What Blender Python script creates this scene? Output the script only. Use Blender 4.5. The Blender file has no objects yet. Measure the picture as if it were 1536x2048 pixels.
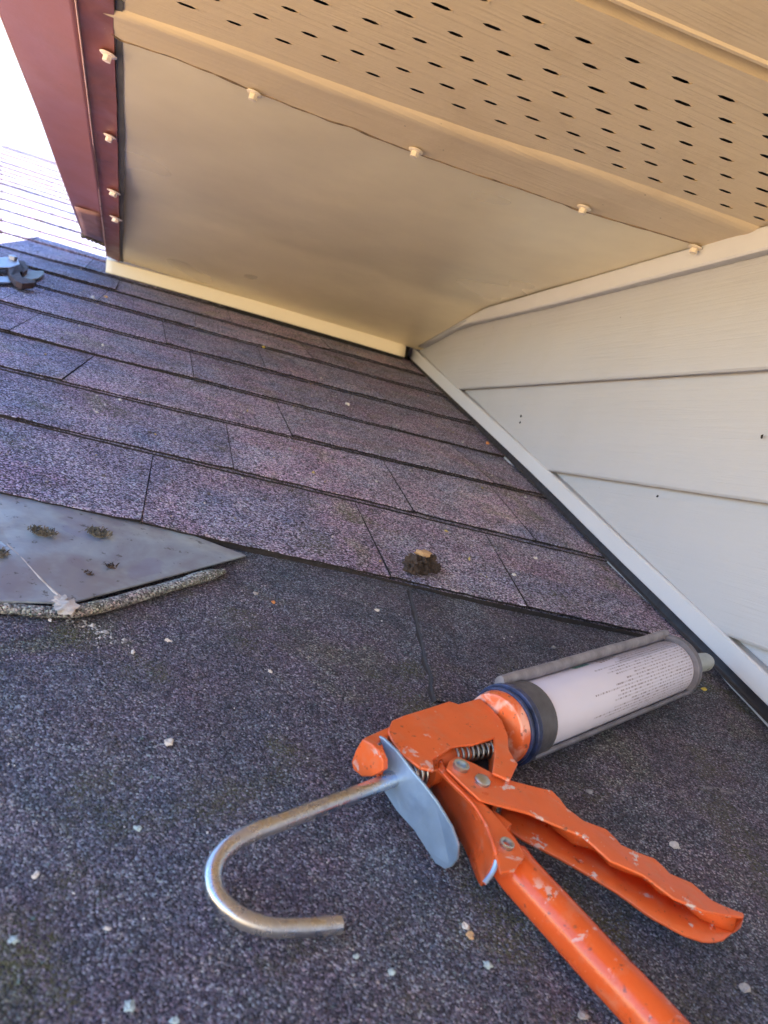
import bpy, bmesh, math, random
import numpy as np
from mathutils import Vector, Matrix, noise
random.seed(7); rng = np.random.default_rng(7)
scene = bpy.context.scene
R_ = math.radians

# ------------------------------------------------------------------ camera
Mr = [Vector((0.9266535, -0.29226243, 0.23642327)), Vector((0.20934536, -0.12116597, -0.97030579)), Vector((0.31223039, 0.94863137, -0.05109509))]
FPX = 1600.6; TILT = 0.30653156; K = 0.28           # pixel focal length (2048 px tall), roof pitch, camera height above the roof
X = Vector((1, 0, 0)); S = Vector((0, math.cos(TILT), math.sin(TILT))); N = Vector((0, -math.sin(TILT), math.cos(TILT)))
F = -K * N
cam_d = bpy.data.cameras.new('camera'); cam = bpy.data.objects.new('camera', cam_d); scene.collection.objects.link(cam)
cam.matrix_world = Matrix((( Mr[0].x, -Mr[1].x, -Mr[2].x, 0), (Mr[0].y, -Mr[1].y, -Mr[2].y, 0), (Mr[0].z, -Mr[1].z, -Mr[2].z, 0), (0, 0, 0, 1)))
cam_d.sensor_fit = 'VERTICAL'; cam_d.sensor_height = 36; cam_d.lens = 36 * FPX / 2048
cam_d.clip_start = 0.01; cam_d.clip_end = 2000
cam_d.dof.use_dof = True; cam_d.dof.focus_distance = 0.62; cam_d.dof.aperture_fstop = 14
scene.camera = cam

# ------------------------------------------------------------------ light
SUN_EL = R_(66); SUN_AZ = R_(90)                    # azimuth measured from +Y towards +X
w = bpy.data.worlds.new('World'); scene.world = w; w.use_nodes = True
nt = w.node_tree; bg = nt.nodes['Background']
sky = nt.nodes.new('ShaderNodeTexSky'); sky.sky_type = 'NISHITA'; sky.sun_disc = False
sky.sun_elevation = SUN_EL; sky.sun_rotation = SUN_AZ; sky.air_density = 1.1; sky.dust_density = 0; sky.ozone_density = 3
nt.links.new(sky.outputs[0], bg.inputs[0]); bg.inputs[1].default_value = 0.15
sd = bpy.data.lights.new('sun', 'SUN'); sd.energy = 5.0; sd.angle = R_(0.5); sd.color = (1, .95, .87)
so = bpy.data.objects.new('sun', sd); scene.collection.objects.link(so)
dirv = Vector((math.sin(SUN_AZ) * math.cos(SUN_EL), math.cos(SUN_AZ) * math.cos(SUN_EL), math.sin(SUN_EL)))
so.rotation_euler = dirv.to_track_quat('Z', 'Y').to_euler(); so.location = dirv * 20
scene.view_settings.view_transform = 'Standard'; scene.view_settings.look = 'None'
scene.view_settings.exposure = 2.32; scene.view_settings.gamma = 1
scene.render.resolution_x = 768; scene.render.resolution_y = 1024

# ------------------------------------------------------------------ measuring helpers (a ray of the survey camera met with a real plane)
def ray(u, v):
    a, b = (u - 768) / FPX, (v - 1024) / FPX
    return Mr[0] * a + Mr[1] * b + Mr[2]
def at(u, v, n=0.0): d = ray(u, v); return d * ((-K + n) / N.dot(d))
def onx(u, v, x): d = ray(u, v); return d * (x / d.x)
def onz(u, v, z): d = ray(u, v); return d * (z / d.z)
def onp(u, v, P, nn): d = ray(u, v); return d * (P.dot(nn) / d.dot(nn))
def rp(x, s, n=0.0): return F + X * x + S * s + N * n
def xs(P): return P.x, (P - F).dot(S)

# ------------------------------------------------------------------ object helpers
COL = scene.collection
def tag(o, label=None, cat=None, group=None, kind=None):
    if label: o['label'] = label
    if cat: o['category'] = cat
    if group: o['group'] = group
    if kind: o['kind'] = kind
    return o
def empty(name, loc, label=None, cat=None, group=None, kind=None):
    o = bpy.data.objects.new(name, None); o.location = loc; o.empty_display_size = .02; COL.objects.link(o)
    return tag(o, label, cat, group, kind)
def link(name, me, mat, parent=None, smooth=None, bevel=0, seg=2, origin=None):
    """mesh in world coordinates -> object; origin moves the object's own origin"""
    if isinstance(me, bmesh.types.BMesh):
        b = me; me = bpy.data.meshes.new(name); b.normal_update(); b.to_mesh(me); b.free()
    o = bpy.data.objects.new(name, me); COL.objects.link(o)
    if mat: me.materials.append(mat)
    base = Vector(parent.location) if parent else Vector((0, 0, 0))
    if parent and parent.parent: base = base + Vector(parent.parent.location)
    if parent: o.parent = parent
    if origin is None: origin = base if parent else Vector((0, 0, 0))
    me.transform(Matrix.Translation(-origin)); o.location = origin - base
    if smooth is not None:
        me.polygons.foreach_set('use_smooth', [True] * len(me.polygons))
        me.set_sharp_from_angle(angle=R_(smooth))
    if bevel:
        m = o.modifiers.new('bevel', 'BEVEL'); m.width = bevel; m.segments = seg; m.limit_method = 'ANGLE'; m.angle_limit = R_(35); m.harden_normals = False
    return o
def prism(pts, dvec, bm=None):
    bm = bm or bmesh.new()
    a = [bm.verts.new(p) for p in pts]; b = [bm.verts.new(p + dvec) for p in pts]
    n = len(pts)
    fs = [bm.faces.new(a), bm.faces.new(b[::-1])]
    for i in range(n): fs.append(bm.faces.new((a[(i + 1) % n], a[i], b[i], b[(i + 1) % n])))
    bmesh.ops.recalc_face_normals(bm, faces=fs); return bm
def box(bm, o, ax, ay, az):
    """box spanning o .. o+ax+ay+az"""
    return prism([o, o + ax, o + ax + ay, o + ay], az, bm)
def frame(t, hint=None):
    t = t.normalized(); h = hint or N
    u = t.cross(h)
    if u.length < 1e-4: u = t.cross(X)
    u.normalize(); return u, u.cross(t).normalized()
def tube(bm, pts, r, seg=16, cap=True, squash=None, hint=None, cyc=False):
    rings = []; n = len(pts)
    for i, p in enumerate(pts):
        t = (pts[(i + 1) % n] - pts[i - 1]) if (cyc or 0 < i < n - 1) else (pts[1] - pts[0] if i == 0 else pts[-1] - pts[-2])
        u, v = frame(t, hint); rr = r[i] if isinstance(r, (list, tuple)) else r
        sq = squash or (1, 1)
        rings.append([bm.verts.new(p + u * (math.cos(a) * rr * sq[0]) + v * (math.sin(a) * rr * sq[1])) for a in [2 * math.pi * k / seg for k in range(seg)]])
    fs = []
    for i in range(n if cyc else n - 1):
        A_, B_ = rings[i], rings[(i + 1) % n]
        for k in range(seg): fs.append(bm.faces.new((A_[k], A_[(k + 1) % seg], B_[(k + 1) % seg], B_[k])))
    if cap and not cyc: fs.append(bm.faces.new(rings[0][::-1])); fs.append(bm.faces.new(rings[-1]))
    bmesh.ops.recalc_face_normals(bm, faces=fs); return bm
def lathe(bm, P, ax, prof, seg=24):
    """prof: list of (distance along ax, radius)"""
    u, v = frame(ax); rings = []
    for d, r in prof:
        rings.append([bm.verts.new(P + ax * d + (u * math.cos(a) + v * math.sin(a)) * max(r, 1e-5)) for a in [2 * math.pi * k / seg for k in range(seg)]])
    fs = []
    for A_, B_ in zip(rings, rings[1:]):
        for k in range(seg): fs.append(bm.faces.new((A_[k], A_[(k + 1) % seg], B_[(k + 1) % seg], B_[k])))
    fs.append(bm.faces.new(rings[0][::-1])); fs.append(bm.faces.new(rings[-1]))
    bmesh.ops.recalc_face_normals(bm, faces=fs); return bm
def catmull(p, k=6):
    out = []; q = [p[0] * 2 - p[1]] + list(p) + [p[-1] * 2 - p[-2]]
    for i in range(1, len(q) - 2):
        for j in range(k):
            t = j / k; a, b, c, d = q[i - 1], q[i], q[i + 1], q[i + 2]
            out.append(.5 * ((2 * b) + (c - a) * t + (2 * a - 5 * b + 4 * c - d) * t * t + (3 * b - a - 3 * c + d) * t ** 3))
    out.append(p[-1]); return out
def loft(bm, rows):
    vs = [[bm.verts.new(p) for p in r] for r in rows]; fs = []
    for a, b in zip(vs, vs[1:]):
        for i in range(len(a) - 1): fs.append(bm.faces.new((a[i], a[i + 1], b[i + 1], b[i])))
    return fs
def solid(o, th, off=-1):
    m = o.modifiers.new('thickness', 'SOLIDIFY'); m.thickness = th; m.offset = off; return o
def blob(bm, P, rad, seed=0, amp=.3, sub=2, freq=1.3):
    r = bmesh.ops.create_icosphere(bm, subdivisions=sub, radius=1)
    for v in r['verts']:
        c = v.co.copy(); k = 1 + amp * noise.noise(c * freq + Vector((seed * 3.1, seed, -seed))) * 2
        v.co = P + X * (c.x * rad[0] * k) + S * (c.y * rad[1] * k) + N * (c.z * rad[2] * k)
    return bm

# ------------------------------------------------------------------ materials
class Mt:
    def __init__(s, name, rough=.6, metal=0, spec=.5, coat=0):
        s.m = bpy.data.materials.new(name); s.m.use_nodes = True; s.t = s.m.node_tree
        s.b = s.t.nodes['Principled BSDF']; s.b.inputs['Roughness'].default_value = rough; s.b.inputs['Metallic'].default_value = metal
        s.b.inputs['Specular IOR Level'].default_value = spec; s.b.inputs['Coat Weight'].default_value = coat
        s.tc = s.n('ShaderNodeTexCoord'); s.co = s.tc.outputs['Object']
    def n(s, ty, **kw):
        x = s.t.nodes.new(ty)
        for k, v in kw.items(): setattr(x, k, v)
        return x
    def l(s, a, b): s.t.links.new(a, b)
    def map(s, scale=(1, 1, 1), rot=(0, 0, 0)):
        m = s.n('ShaderNodeMapping'); m.inputs['Scale'].default_value = scale; m.inputs['Rotation'].default_value = rot; s.l(s.co, m.inputs[0]); return m.outputs[0]
    def noise(s, sc, det=4, rough=.55, vec=None, dist=0):
        x = s.n('ShaderNodeTexNoise'); x.inputs['Scale'].default_value = sc; x.inputs['Detail'].default_value = det; x.inputs['Roughness'].default_value = rough
        x.inputs['Distortion'].default_value = dist; s.l(vec or s.co, x.inputs['Vector']); return x.outputs['Fac']
    def vor(s, sc, feat='F1', vec=None, rnd=1):
        x = s.n('ShaderNodeTexVoronoi', feature=feat); x.inputs['Scale'].default_value = sc; x.inputs['Randomness'].default_value = rnd; s.l(vec or s.co, x.inputs['Vector']); return x
    def ramp(s, fac, stops, const=False):
        x = s.n('ShaderNodeValToRGB'); cr = x.color_ramp
        if const: cr.interpolation = 'CONSTANT'
        while len(cr.elements) < len(stops): cr.elements.new(.5)
        for e, (p, c) in zip(cr.elements, stops):
            e.position = p; e.color = (c, c, c, 1) if not isinstance(c, (tuple, list)) else (*c, 1)
        s.l(fac, x.inputs[0]); return x.outputs[0]
    def mix(s, fac, a, b, mode='MIX'):
        x = s.n('ShaderNodeMix', data_type='RGBA', blend_type=mode)
        for v, i in ((fac, 0), (a, 6), (b, 7)):
            if isinstance(v, (int, float)): x.inputs[i].default_value = v
            elif isinstance(v, tuple): x.inputs[i].default_value = (*v, 1)
            else: s.l(v, x.inputs[i])
        return x.outputs[2]
    def math(s, op, a, b=0.0, c=None):
        x = s.n('ShaderNodeMath', operation=op)
        for i, v in enumerate((a, b, c)):
            if v is None: continue
            if isinstance(v, (int, float)): x.inputs[i].default_value = v
            else: s.l(v, x.inputs[i])
        return x.outputs[0]
    def color(s, c):
        if isinstance(c, tuple): s.b.inputs['Base Color'].default_value = (*c, 1)
        else: s.l(c, s.b.inputs['Base Color'])
    def rough(s, v): s.l(v, s.b.inputs['Roughness'])
    def bump(s, h, dist, st=1.0, prev=None):
        x = s.n('ShaderNodeBump'); x.inputs['Strength'].default_value = st; x.inputs['Distance'].default_value = dist
        s.l(h, x.inputs['Height'])
        if prev: s.l(prev, x.inputs['Normal'])
        s.l(x.outputs[0], s.b.inputs['Normal']); return x.outputs[0]

def granule_mat(name, stops, scale, patch, patch_col, tint_amt=.65, moss=(.085, .09, .03), mossamt=.6, bump=.0006):
    m = Mt(name, rough=.85, spec=.25)
    v = m.vor(scale); c = m.n('ShaderNodeSeparateColor'); m.l(v.outputs['Color'], c.inputs[0])
    # the share of pale grains drifts from place to place
    drift = m.math('MULTIPLY', m.math('SUBTRACT', m.noise(14, 4, .6), .5), .5)
    f = m.math('ADD', c.outputs[0], drift)
    col = m.ramp(f, stops)
    hue = m.ramp(c.outputs[1], [(0, (1.12, .92, 1.0)), (.35, (1, 1, 1.02)), (.6, (.88, 1.0, 1.1)), (.8, (.86, 1.06, .98)), (1, (1.18, 1.02, .84))])
    col = m.mix(.8, col, hue, 'MULTIPLY')
    at_ = m.n('ShaderNodeAttribute', attribute_name='tint'); at_.attribute_type = 'GEOMETRY'
    tin = m.ramp(at_.outputs['Fac'], [(0, (.72, .7, .76)), (.5, (1, .97, 1)), (1, (1.3, 1.22, 1.22))])
    col = m.mix(tint_amt, col, tin, 'MULTIPLY')
    hp_ = m.ramp(m.noise(9, 4, .6, dist=.5), [(.32, (.74, .9, 1.1)), (.45, (.95, 1.0, 1.04)), (.52, (1.04, .98, 1.02)), (.58, (1.1, .92, 1.02)), (.66, (1.02, .98, .76))])
    col = m.mix(.72, col, hp_, 'MULTIPLY')
    hq_ = m.ramp(m.noise(34, 3, .6), [(.36, (.62, .72, .74)), (.46, (1, 1, 1)), (.6, (1.02, 1, 1.02)), (.7, (1.12, 1.06, .86))])
    col = m.mix(.6, col, hq_, 'MULTIPLY')
    pm = m.ramp(m.noise(7, 5, .6), [(.42, 0), (.66, 1)])
    col = m.mix(m.math('MULTIPLY', pm, patch), col, patch_col, 'MULTIPLY')
    mm = m.ramp(m.noise(16, 5, .62, vec=m.map((1, 1, 1.3))), [(.55, 0), (.68, 1)])
    mm2 = m.math('MULTIPLY', mm, m.ramp(c.outputs[2], [(.35, 0), (.5, 1)]))
    col = m.mix(m.math('MULTIPLY', mm2, mossamt), col, moss)
    # pale lichen specks
    lv = m.noise(120, 3, .5); lm = m.ramp(lv, [(.74, 0), (.77, 1)])
    lm = m.math('MULTIPLY', lm, m.ramp(m.noise(9, 2), [(.45, 0), (.6, 1)]))
    col = m.mix(m.math('MULTIPLY', lm, .7), col, (.42, .42, .42))
    sc_ = m.ramp(m.noise(26, 5, .7, vec=m.map((.6, 1.4, 1))), [(.66, 0), (.74, 1)]); col = m.mix(m.math('MULTIPLY', sc_, .4), col, (.48, .46, .48))
    m.color(col)
    h = m.math('SUBTRACT', 1.0, m.math('MULTIPLY', v.outputs['Distance'], 1.0))
    h = m.math('ADD', h, m.math('MULTIPLY', c.outputs[2], .7))
    m.bump(h, bump, 1.0)
    m.rough(m.ramp(c.outputs[1], [(0, .6), (1, .95)]))
    return m.m
M_SH = granule_mat('shingle_granules', [(0, (.03, .026, .036)), (.3, (.11, .09, .122)), (.52, (.25, .208, .285)), (.76, (.43, .37, .48)), (.93, (.64, .58, .70)), (1, (.78, .74, .80))], 760, .4, (.66, .7, .68))
M_FG = granule_mat('cap_granules', [(0, (.03, .03, .042)), (.35, (.074, .072, .094)), (.65, (.134, .13, .166)), (.87, (.2, .2, .245)), (1, (.40, .42, .46))], 1000, .35, (.7, .8, .78), mossamt=.7, bump=.0008)
M_BEAD = granule_mat('bead_granules', [(0, (.05, .05, .05)), (.35, (.15, .15, .16)), (.7, (.32, .32, .32)), (1, (.6, .6, .58))], 900, .4, (.7, .75, .6), tint_amt=0, mossamt=.8)
def simple(name, c, rough=.6, metal=0, var=.12, sc=30, bumpd=0, bsc=200, spec=.5, coat=0, c2=None):
    m = Mt(name, rough, metal, spec, coat)
    f = m.noise(sc, 5, .6); d = c2 or tuple(x * (1 - var) for x in c); u = tuple(min(1, x * (1 + var)) for x in c)
    m.color(m.mix(m.ramp(f, [(.3, 0), (.7, 1)]), d, u))
    if bumpd: m.bump(m.noise(bsc, 3), bumpd)
    m.rough(m.ramp(m.noise(sc * 2.3, 3), [(.3, max(.05, rough - .1)), (.7, min(1, rough + .1))]))
    return m.m

def panel_mat(name, c, dirt=(.3, .2, .11), rough=.42, dirtamt=.25, wav=.004, wsc=3.5, grain=None, metal=0, soft=False):
    m = Mt(name, rough, metal, .5)
    f = m.noise(2.6, 4, .6); base = m.mix(f, tuple(x * .9 for x in c), tuple(min(1, x * 1.08) for x in c))
    st = m.ramp(m.noise(3.2, 3, .45), [(.35, 0), (.75, 1)]) if soft else m.ramp(m.noise(7, 6, .65, dist=.4), [(.5, 0), (.75, 1)])
    base = m.mix(m.math('MULTIPLY', st, dirtamt), base, dirt, 'MIX')
    sp = m.ramp(m.vor(55).outputs['Distance'], [(.035, 1), (.06, 0)])
    sp = m.math('MULTIPLY', sp, m.ramp(m.noise(6, 2), [(.56, 0), (.62, 1 if not soft else 0)]))
    base = m.mix(m.math('MULTIPLY', sp, .7), base, (.06, .045, .035))
    if soft: base = m.mix(m.ramp(m.noise(9, 5, .6, vec=m.map((1, 1, 4))), [(.4, 0), (.8, .35)]), base, dirt)
    m.color(base)
    b1 = m.bump(m.noise(wsc, 2, .4), wav)
    if grain: b1 = m.bump(m.noise(60, 5, .65, vec=m.map(grain), dist=.3), .001, .9, b1)
    if not soft: m.bump(m.noise(260, 3), .00025, .6, b1)
    m.rough(m.ramp(m.noise(12 if not soft else 4, 4 if not soft else 2), [(.3, rough - .06), (.7, rough + .14)]))
    return m.m
M_SIDE = panel_mat('vinyl_siding', (.455, .465, .515), rough=.45, dirtamt=.14, wav=.002, wsc=5, dirt=(.40, .36, .30), grain=(1, .10, 3.5))
M_TRIM = panel_mat('siding_trim', (.585, .60, .665), rough=.4, dirtamt=.08, wav=.0008, dirt=(.4, .33, .25))
M_TRIM2 = panel_mat('yellowed_trim', (.86, .78, .62), rough=.4, dirtamt=.15, wav=.0008, dirt=(.36, .25, .13))
M_SOF = panel_mat('soffit_vinyl', (.64, .525, .375), rough=.5, dirtamt=.3, wav=.0015, dirt=(.34, .23, .12), grain=(.12, 3, 1))
M_FLAT = panel_mat('flat_panel_metal', (.90, .81, .60), rough=.3, dirtamt=.45, wav=.014, wsc=3.2, dirt=(.55, .47, .35), metal=.15, soft=True)
M_RED = panel_mat('red_coated_metal', (.30, .118, .118), rough=.38, dirtamt=.4, wav=.004, wsc=6, dirt=(.17, .085, .075))
M_FLAN = panel_mat('worn_red_flange', (.24, .085, .082), rough=.38, dirtamt=.5, wav=.01, wsc=16, dirt=(.11, .07, .055))
M_DARK = simple('dark_gap', (.015, .014, .016), .9)
M_STEPF = simple('dark_step_flashing', (.028, .028, .036), .45, .3, .3, 60, .0004)
M_SCREW = simple('painted_screw', (.70, .62, .52), .4, .1, .2, 120, .0003)
M_SCREWR = simple('pale_pink_screw', (.82, .70, .66), .4, .1, .2, 120, .0003)
M_CAULK = simple('dirty_caulk', (.22, .15, .09), .7, 0, .35, 80, .0008, 90, c2=(.05, .035, .025))

def orange_mat(name, c=(.72, .125, .03), chips=.6, smear=0, gl=(.27, .5)):
    m = Mt(name, .38, 0, .5, .15)
    f = m.noise(60, 4); base = m.mix(f, tuple(x * .82 for x in c), tuple(min(1, x * 1.1) for x in c))
    dust = m.ramp(m.noise(75, 6, .7), [(.52, 0), (.72, 1)])
    base = m.mix(m.math('MULTIPLY', dust, .35), base, (.5, .26, .17))
    g = m.ramp(m.noise(110, 5, .65, dist=.3), [(.60, 0), (.63, 1)])
    gate = m.ramp(m.noise(34, 3), [(.47, 0), (.54, 1)])
    base = m.mix(m.math('MULTIPLY', m.math('MULTIPLY', g, gate), chips), base, (.6, .52, .5))
    if smear:
        q = m.ramp(m.noise(48, 4, .5, dist=.8), [(.44, 0), (.52, 1)]); base = m.mix(m.math('MULTIPLY', q, smear), base, (.85, .5, .42))
    d = m.ramp(m.noise(190, 4, .6), [(.64, 0), (.68, 1)])
    base = m.mix(m.math('MULTIPLY', d, .7), base, (.10, .05, .04))
    m.color(base); m.rough(m.ramp(m.noise(90, 4), [(.3, gl[0]), (.7, gl[1])])); m.bump(m.noise(240, 3), .0003, .6)
    return m.m
M_OR = orange_mat('orange_paint'); M_OR2 = orange_mat('orange_paint_smeared', chips=1.0); M_OR3 = orange_mat('orange_with_dried_sealant', chips=1.0, smear=.75)
M_ORG = orange_mat('glossy_orange_tube', (.66, .10, .022), .55, gl=(.16, .3)); 
def steel(name, c, rough, rust=0):
    m = Mt(name, rough, 1.0)
    base = m.mix(m.noise(50, 5), tuple(x * .75 for x in c), c)
    if rust:
        r = m.ramp(m.noise(55, 6, .7), [(.45, 0), (.62, 1)]); base = m.mix(m.math('MULTIPLY', r, rust), base, (.16, .09, .05))
        mt_ = m.math('SUBTRACT', 1.0, m.math('MULTIPLY', r, rust * .8)); m.l(mt_, m.b.inputs['Metallic'])
    m.color(base); m.rough(m.ramp(m.noise(120, 4), [(.3, rough - .08), (.7, rough + .15)])); m.bump(m.noise(400, 3), .00012, .5)
    return m.m
M_ROD = steel('rod_steel', (.60, .64, .72), .25, .35); M_PLATE = simple('zinc_plate', (.30, .44, .66), .42, .6, .12, 60, .0002); M_SPR = steel('spring_steel', (.6, .6, .6), .3)
M_SPD = steel('dark_spring_steel', (.32, .30, .28), .35); M_RIV = steel('rivet_steel', (.55, .62, .66), .33)
M_FLASH = None

# ------------------------------------------------------------------ ground and sky surroundings
WX = 1.95 * K                                        # wall plane
m = Mt('yard', .95); f = m.noise(.8, 6, .65)
m.color(m.ramp(f, [(.3, (.60, .38, .15)), (.55, (.74, .49, .22)), (.75, (.80, .58, .31))])); m.bump(m.noise(20, 5), .03)
bm = bmesh.new(); g = 400
bm.faces.new([bm.verts.new(p) for p in ((-g, -g, -3.2), (g, -g, -3.2), (g, g, -3.2), (-g, g, -3.2))])
tag(link('ground', bm, m.m), kind='structure')

# ------------------------------------------------------------------ the lower roof
roof = empty('roof', F, kind='structure')
hip = [xs(at(4, 291)), xs(at(5, 380)), xs(at(4, 468)), xs(at(-40, 620)), xs(at(-220, 1000))]
S_EAVE = -1.9
hip += [(-.50, .12), (-.50, S_EAVE)]
def hip_x(s):
    for (x0, s0), (x1, s1) in zip(hip, hip[1:]):
        if s1 <= s <= s0: return x0 + (x1 - x0) * (s - s0) / (s1 - s0)
    return hip[0][0] if s > hip[0][1] else hip[-1][0]
RIDGE = xs(at(4, 291))[1]
REND = WX - .004
# deck below everything
bm = bmesh.new(); pts = [rp(x, s, -.02) for x, s in hip] + [rp(REND, S_EAVE, -.02), rp(REND, RIDGE, -.02)]
prism(pts, N * -.1, bm); link('roof_deck', bm, M_DARK, roof)
# foreground sheet: one wide granule-covered sheet, gently uneven
def sheet_n(x, s): return .0022 * noise.noise(Vector((x * 7, s * 7, 1.3))) + .0008 * noise.noise(Vector((x * 31, s * 31, 4)))
me = bpy.data.meshes.new('cap_sheet')
gx = np.concatenate([np.linspace(-.55, -.3, 12), np.linspace(-.29, REND, 160)]); gs = np.concatenate([np.linspace(S_EAVE, .1, 12), np.linspace(.11, .70, 110)])
vs = [rp(max(x, hip_x(s)), s, sheet_n(x, s)) for s in gs for x in gx]; nx = len(gx)
fs = [(j * nx + i, j * nx + i + 1, (j + 1) * nx + i + 1, (j + 1) * nx + i) for j in range(len(gs) - 1) for i in range(nx - 1)]
me.from_pydata([tuple(v) for v in vs], [], fs); a_ = me.attributes.new('tint', 'FLOAT', 'FACE')
# sheet seam running up from (870,1400) to (820,1190)
sa, sb = Vector(xs(at(872, 1405))), Vector(xs(at(818, 1186)))
for p in me.polygons:
    x, s = xs(p.center); a_.data[p.index].value = .42
link('cap_sheet', me, M_FG, roof, smooth=60)
bm = bmesh.new()                                     # the seam: a thin lapped edge
for i in range(30):
    pass
rows = []
for i in range(26):
    t = i / 25; c = sa.lerp(sb, t); o = .0016 * noise.noise(Vector((i * .3, 0, 9)))
    rows.append([rp(c.x + o - .0012, c.y, sheet_n(c.x, c.y) + .0006), rp(c.x + o, c.y, sheet_n(c.x, c.y) + .0026), rp(c.x + o + .012, c.y, sheet_n(c.x, c.y) + .0022), rp(c.x + o + .03, c.y, sheet_n(c.x, c.y) + .0003)])
loft(bm, rows); bmesh.ops.recalc_face_normals(bm, faces=bm.faces[:]); link('lapped_seam', bm, M_FG, roof, smooth=50)
bm = bmesh.new(); loft(bm, [[rr_[0] - X * (.0016 + .0008 * math.sin(i_ * 1.1)) + N * .0002, rr_[0] + N * .0006, rr_[1] + N * .0002 + X * .0003 * math.sin(i_ * 1.7)] for i_, rr_ in enumerate(rows)]); link('seam_edge', bm, simple('seam_asphalt', (.03, .028, .034), .8), roof)

# shingle courses
M_EDGE = simple('cut_asphalt_edge', (.022, .018, .02), .85, 0, .4, 200, .0004)
cu = [2.107, 2.70, 3.224, 3.75, 4.285, 4.897, 5.36, 5.821, 6.415, 6.977, 7.58, 8.254, 8.809, 9.484, 9.91, 10.427, 10.821, 11.371, 12.013, 12.572, 13.31, 13.95, 14.5, 15.01]
cr = [2.02, 2.645, 3.30, 3.847, 4.42, 5.03, 5.55, 6.1, 6.6, 7.1]
def cs(i, x):
    l = cu[i]; r = cr[i] if i < len(cr) else l
    xl = [-.287, -.408, -.515, -.62, -.73, -.85, -.95, -1.04, -1.16, -1.28][i] if i < 10 else -1.5
    t = (x / K - xl) / (1.92 - xl); t = max(-.4, min(1.05, t))
    return (l + (r - l) * t) * K + .0022 * noise.noise(Vector((x * 4, i * 3.3, 0))) + .0006 * noise.noise(Vector((x * 45, i * 3.3, 5)))
seams_px = {0: [((303, 925), (280, 1050)), ((722, 1040), (775, 1165)), ((975, 1085), (1040, 1215))],
            1: [((453, 868), (463, 948)), ((772, 938), (815, 1020)), ((120, 830), (20, 890)), ((985, 985), (1040, 1060))],
            2: [((180, 722), (130, 765)), ((553, 812), (580, 880)), ((900, 890), (960, 950))],
            3: [((380, 715), (384, 755)), ((660, 790), (690, 838)), ((60, 650), (0, 690))],
            4: [((50, 583), (0, 610)), ((325, 665), (328, 692)), ((515, 700), (527, 742)), ((720, 760), (760, 800))],
            5: [((205, 600), (195, 612)), ((391, 640), (388, 666)), ((600, 690), (620, 720))],
            6: [((238, 565), (228, 590)), ((455, 625), (462, 650)), ((640, 680), (655, 700))],
            7: [((185, 522), (172, 540)), ((420, 590), (425, 610))]}
class Soup:
    def __init__(s): s.v = []; s.f = []; s.t = []
    def grid(s, rows, tint):
        b = len(s.v); n = len(rows[0])
        for r in rows: s.v += [tuple(p) for p in r]
        for j in range(len(rows) - 1):
            for i in range(n - 1): s.f.append((b + j * n + i, b + j * n + i + 1, b + (j + 1) * n + i + 1, b + (j + 1) * n + i)); s.t.append(tint)
sp = Soup(); lay = Soup(); edg = Soup()
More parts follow.
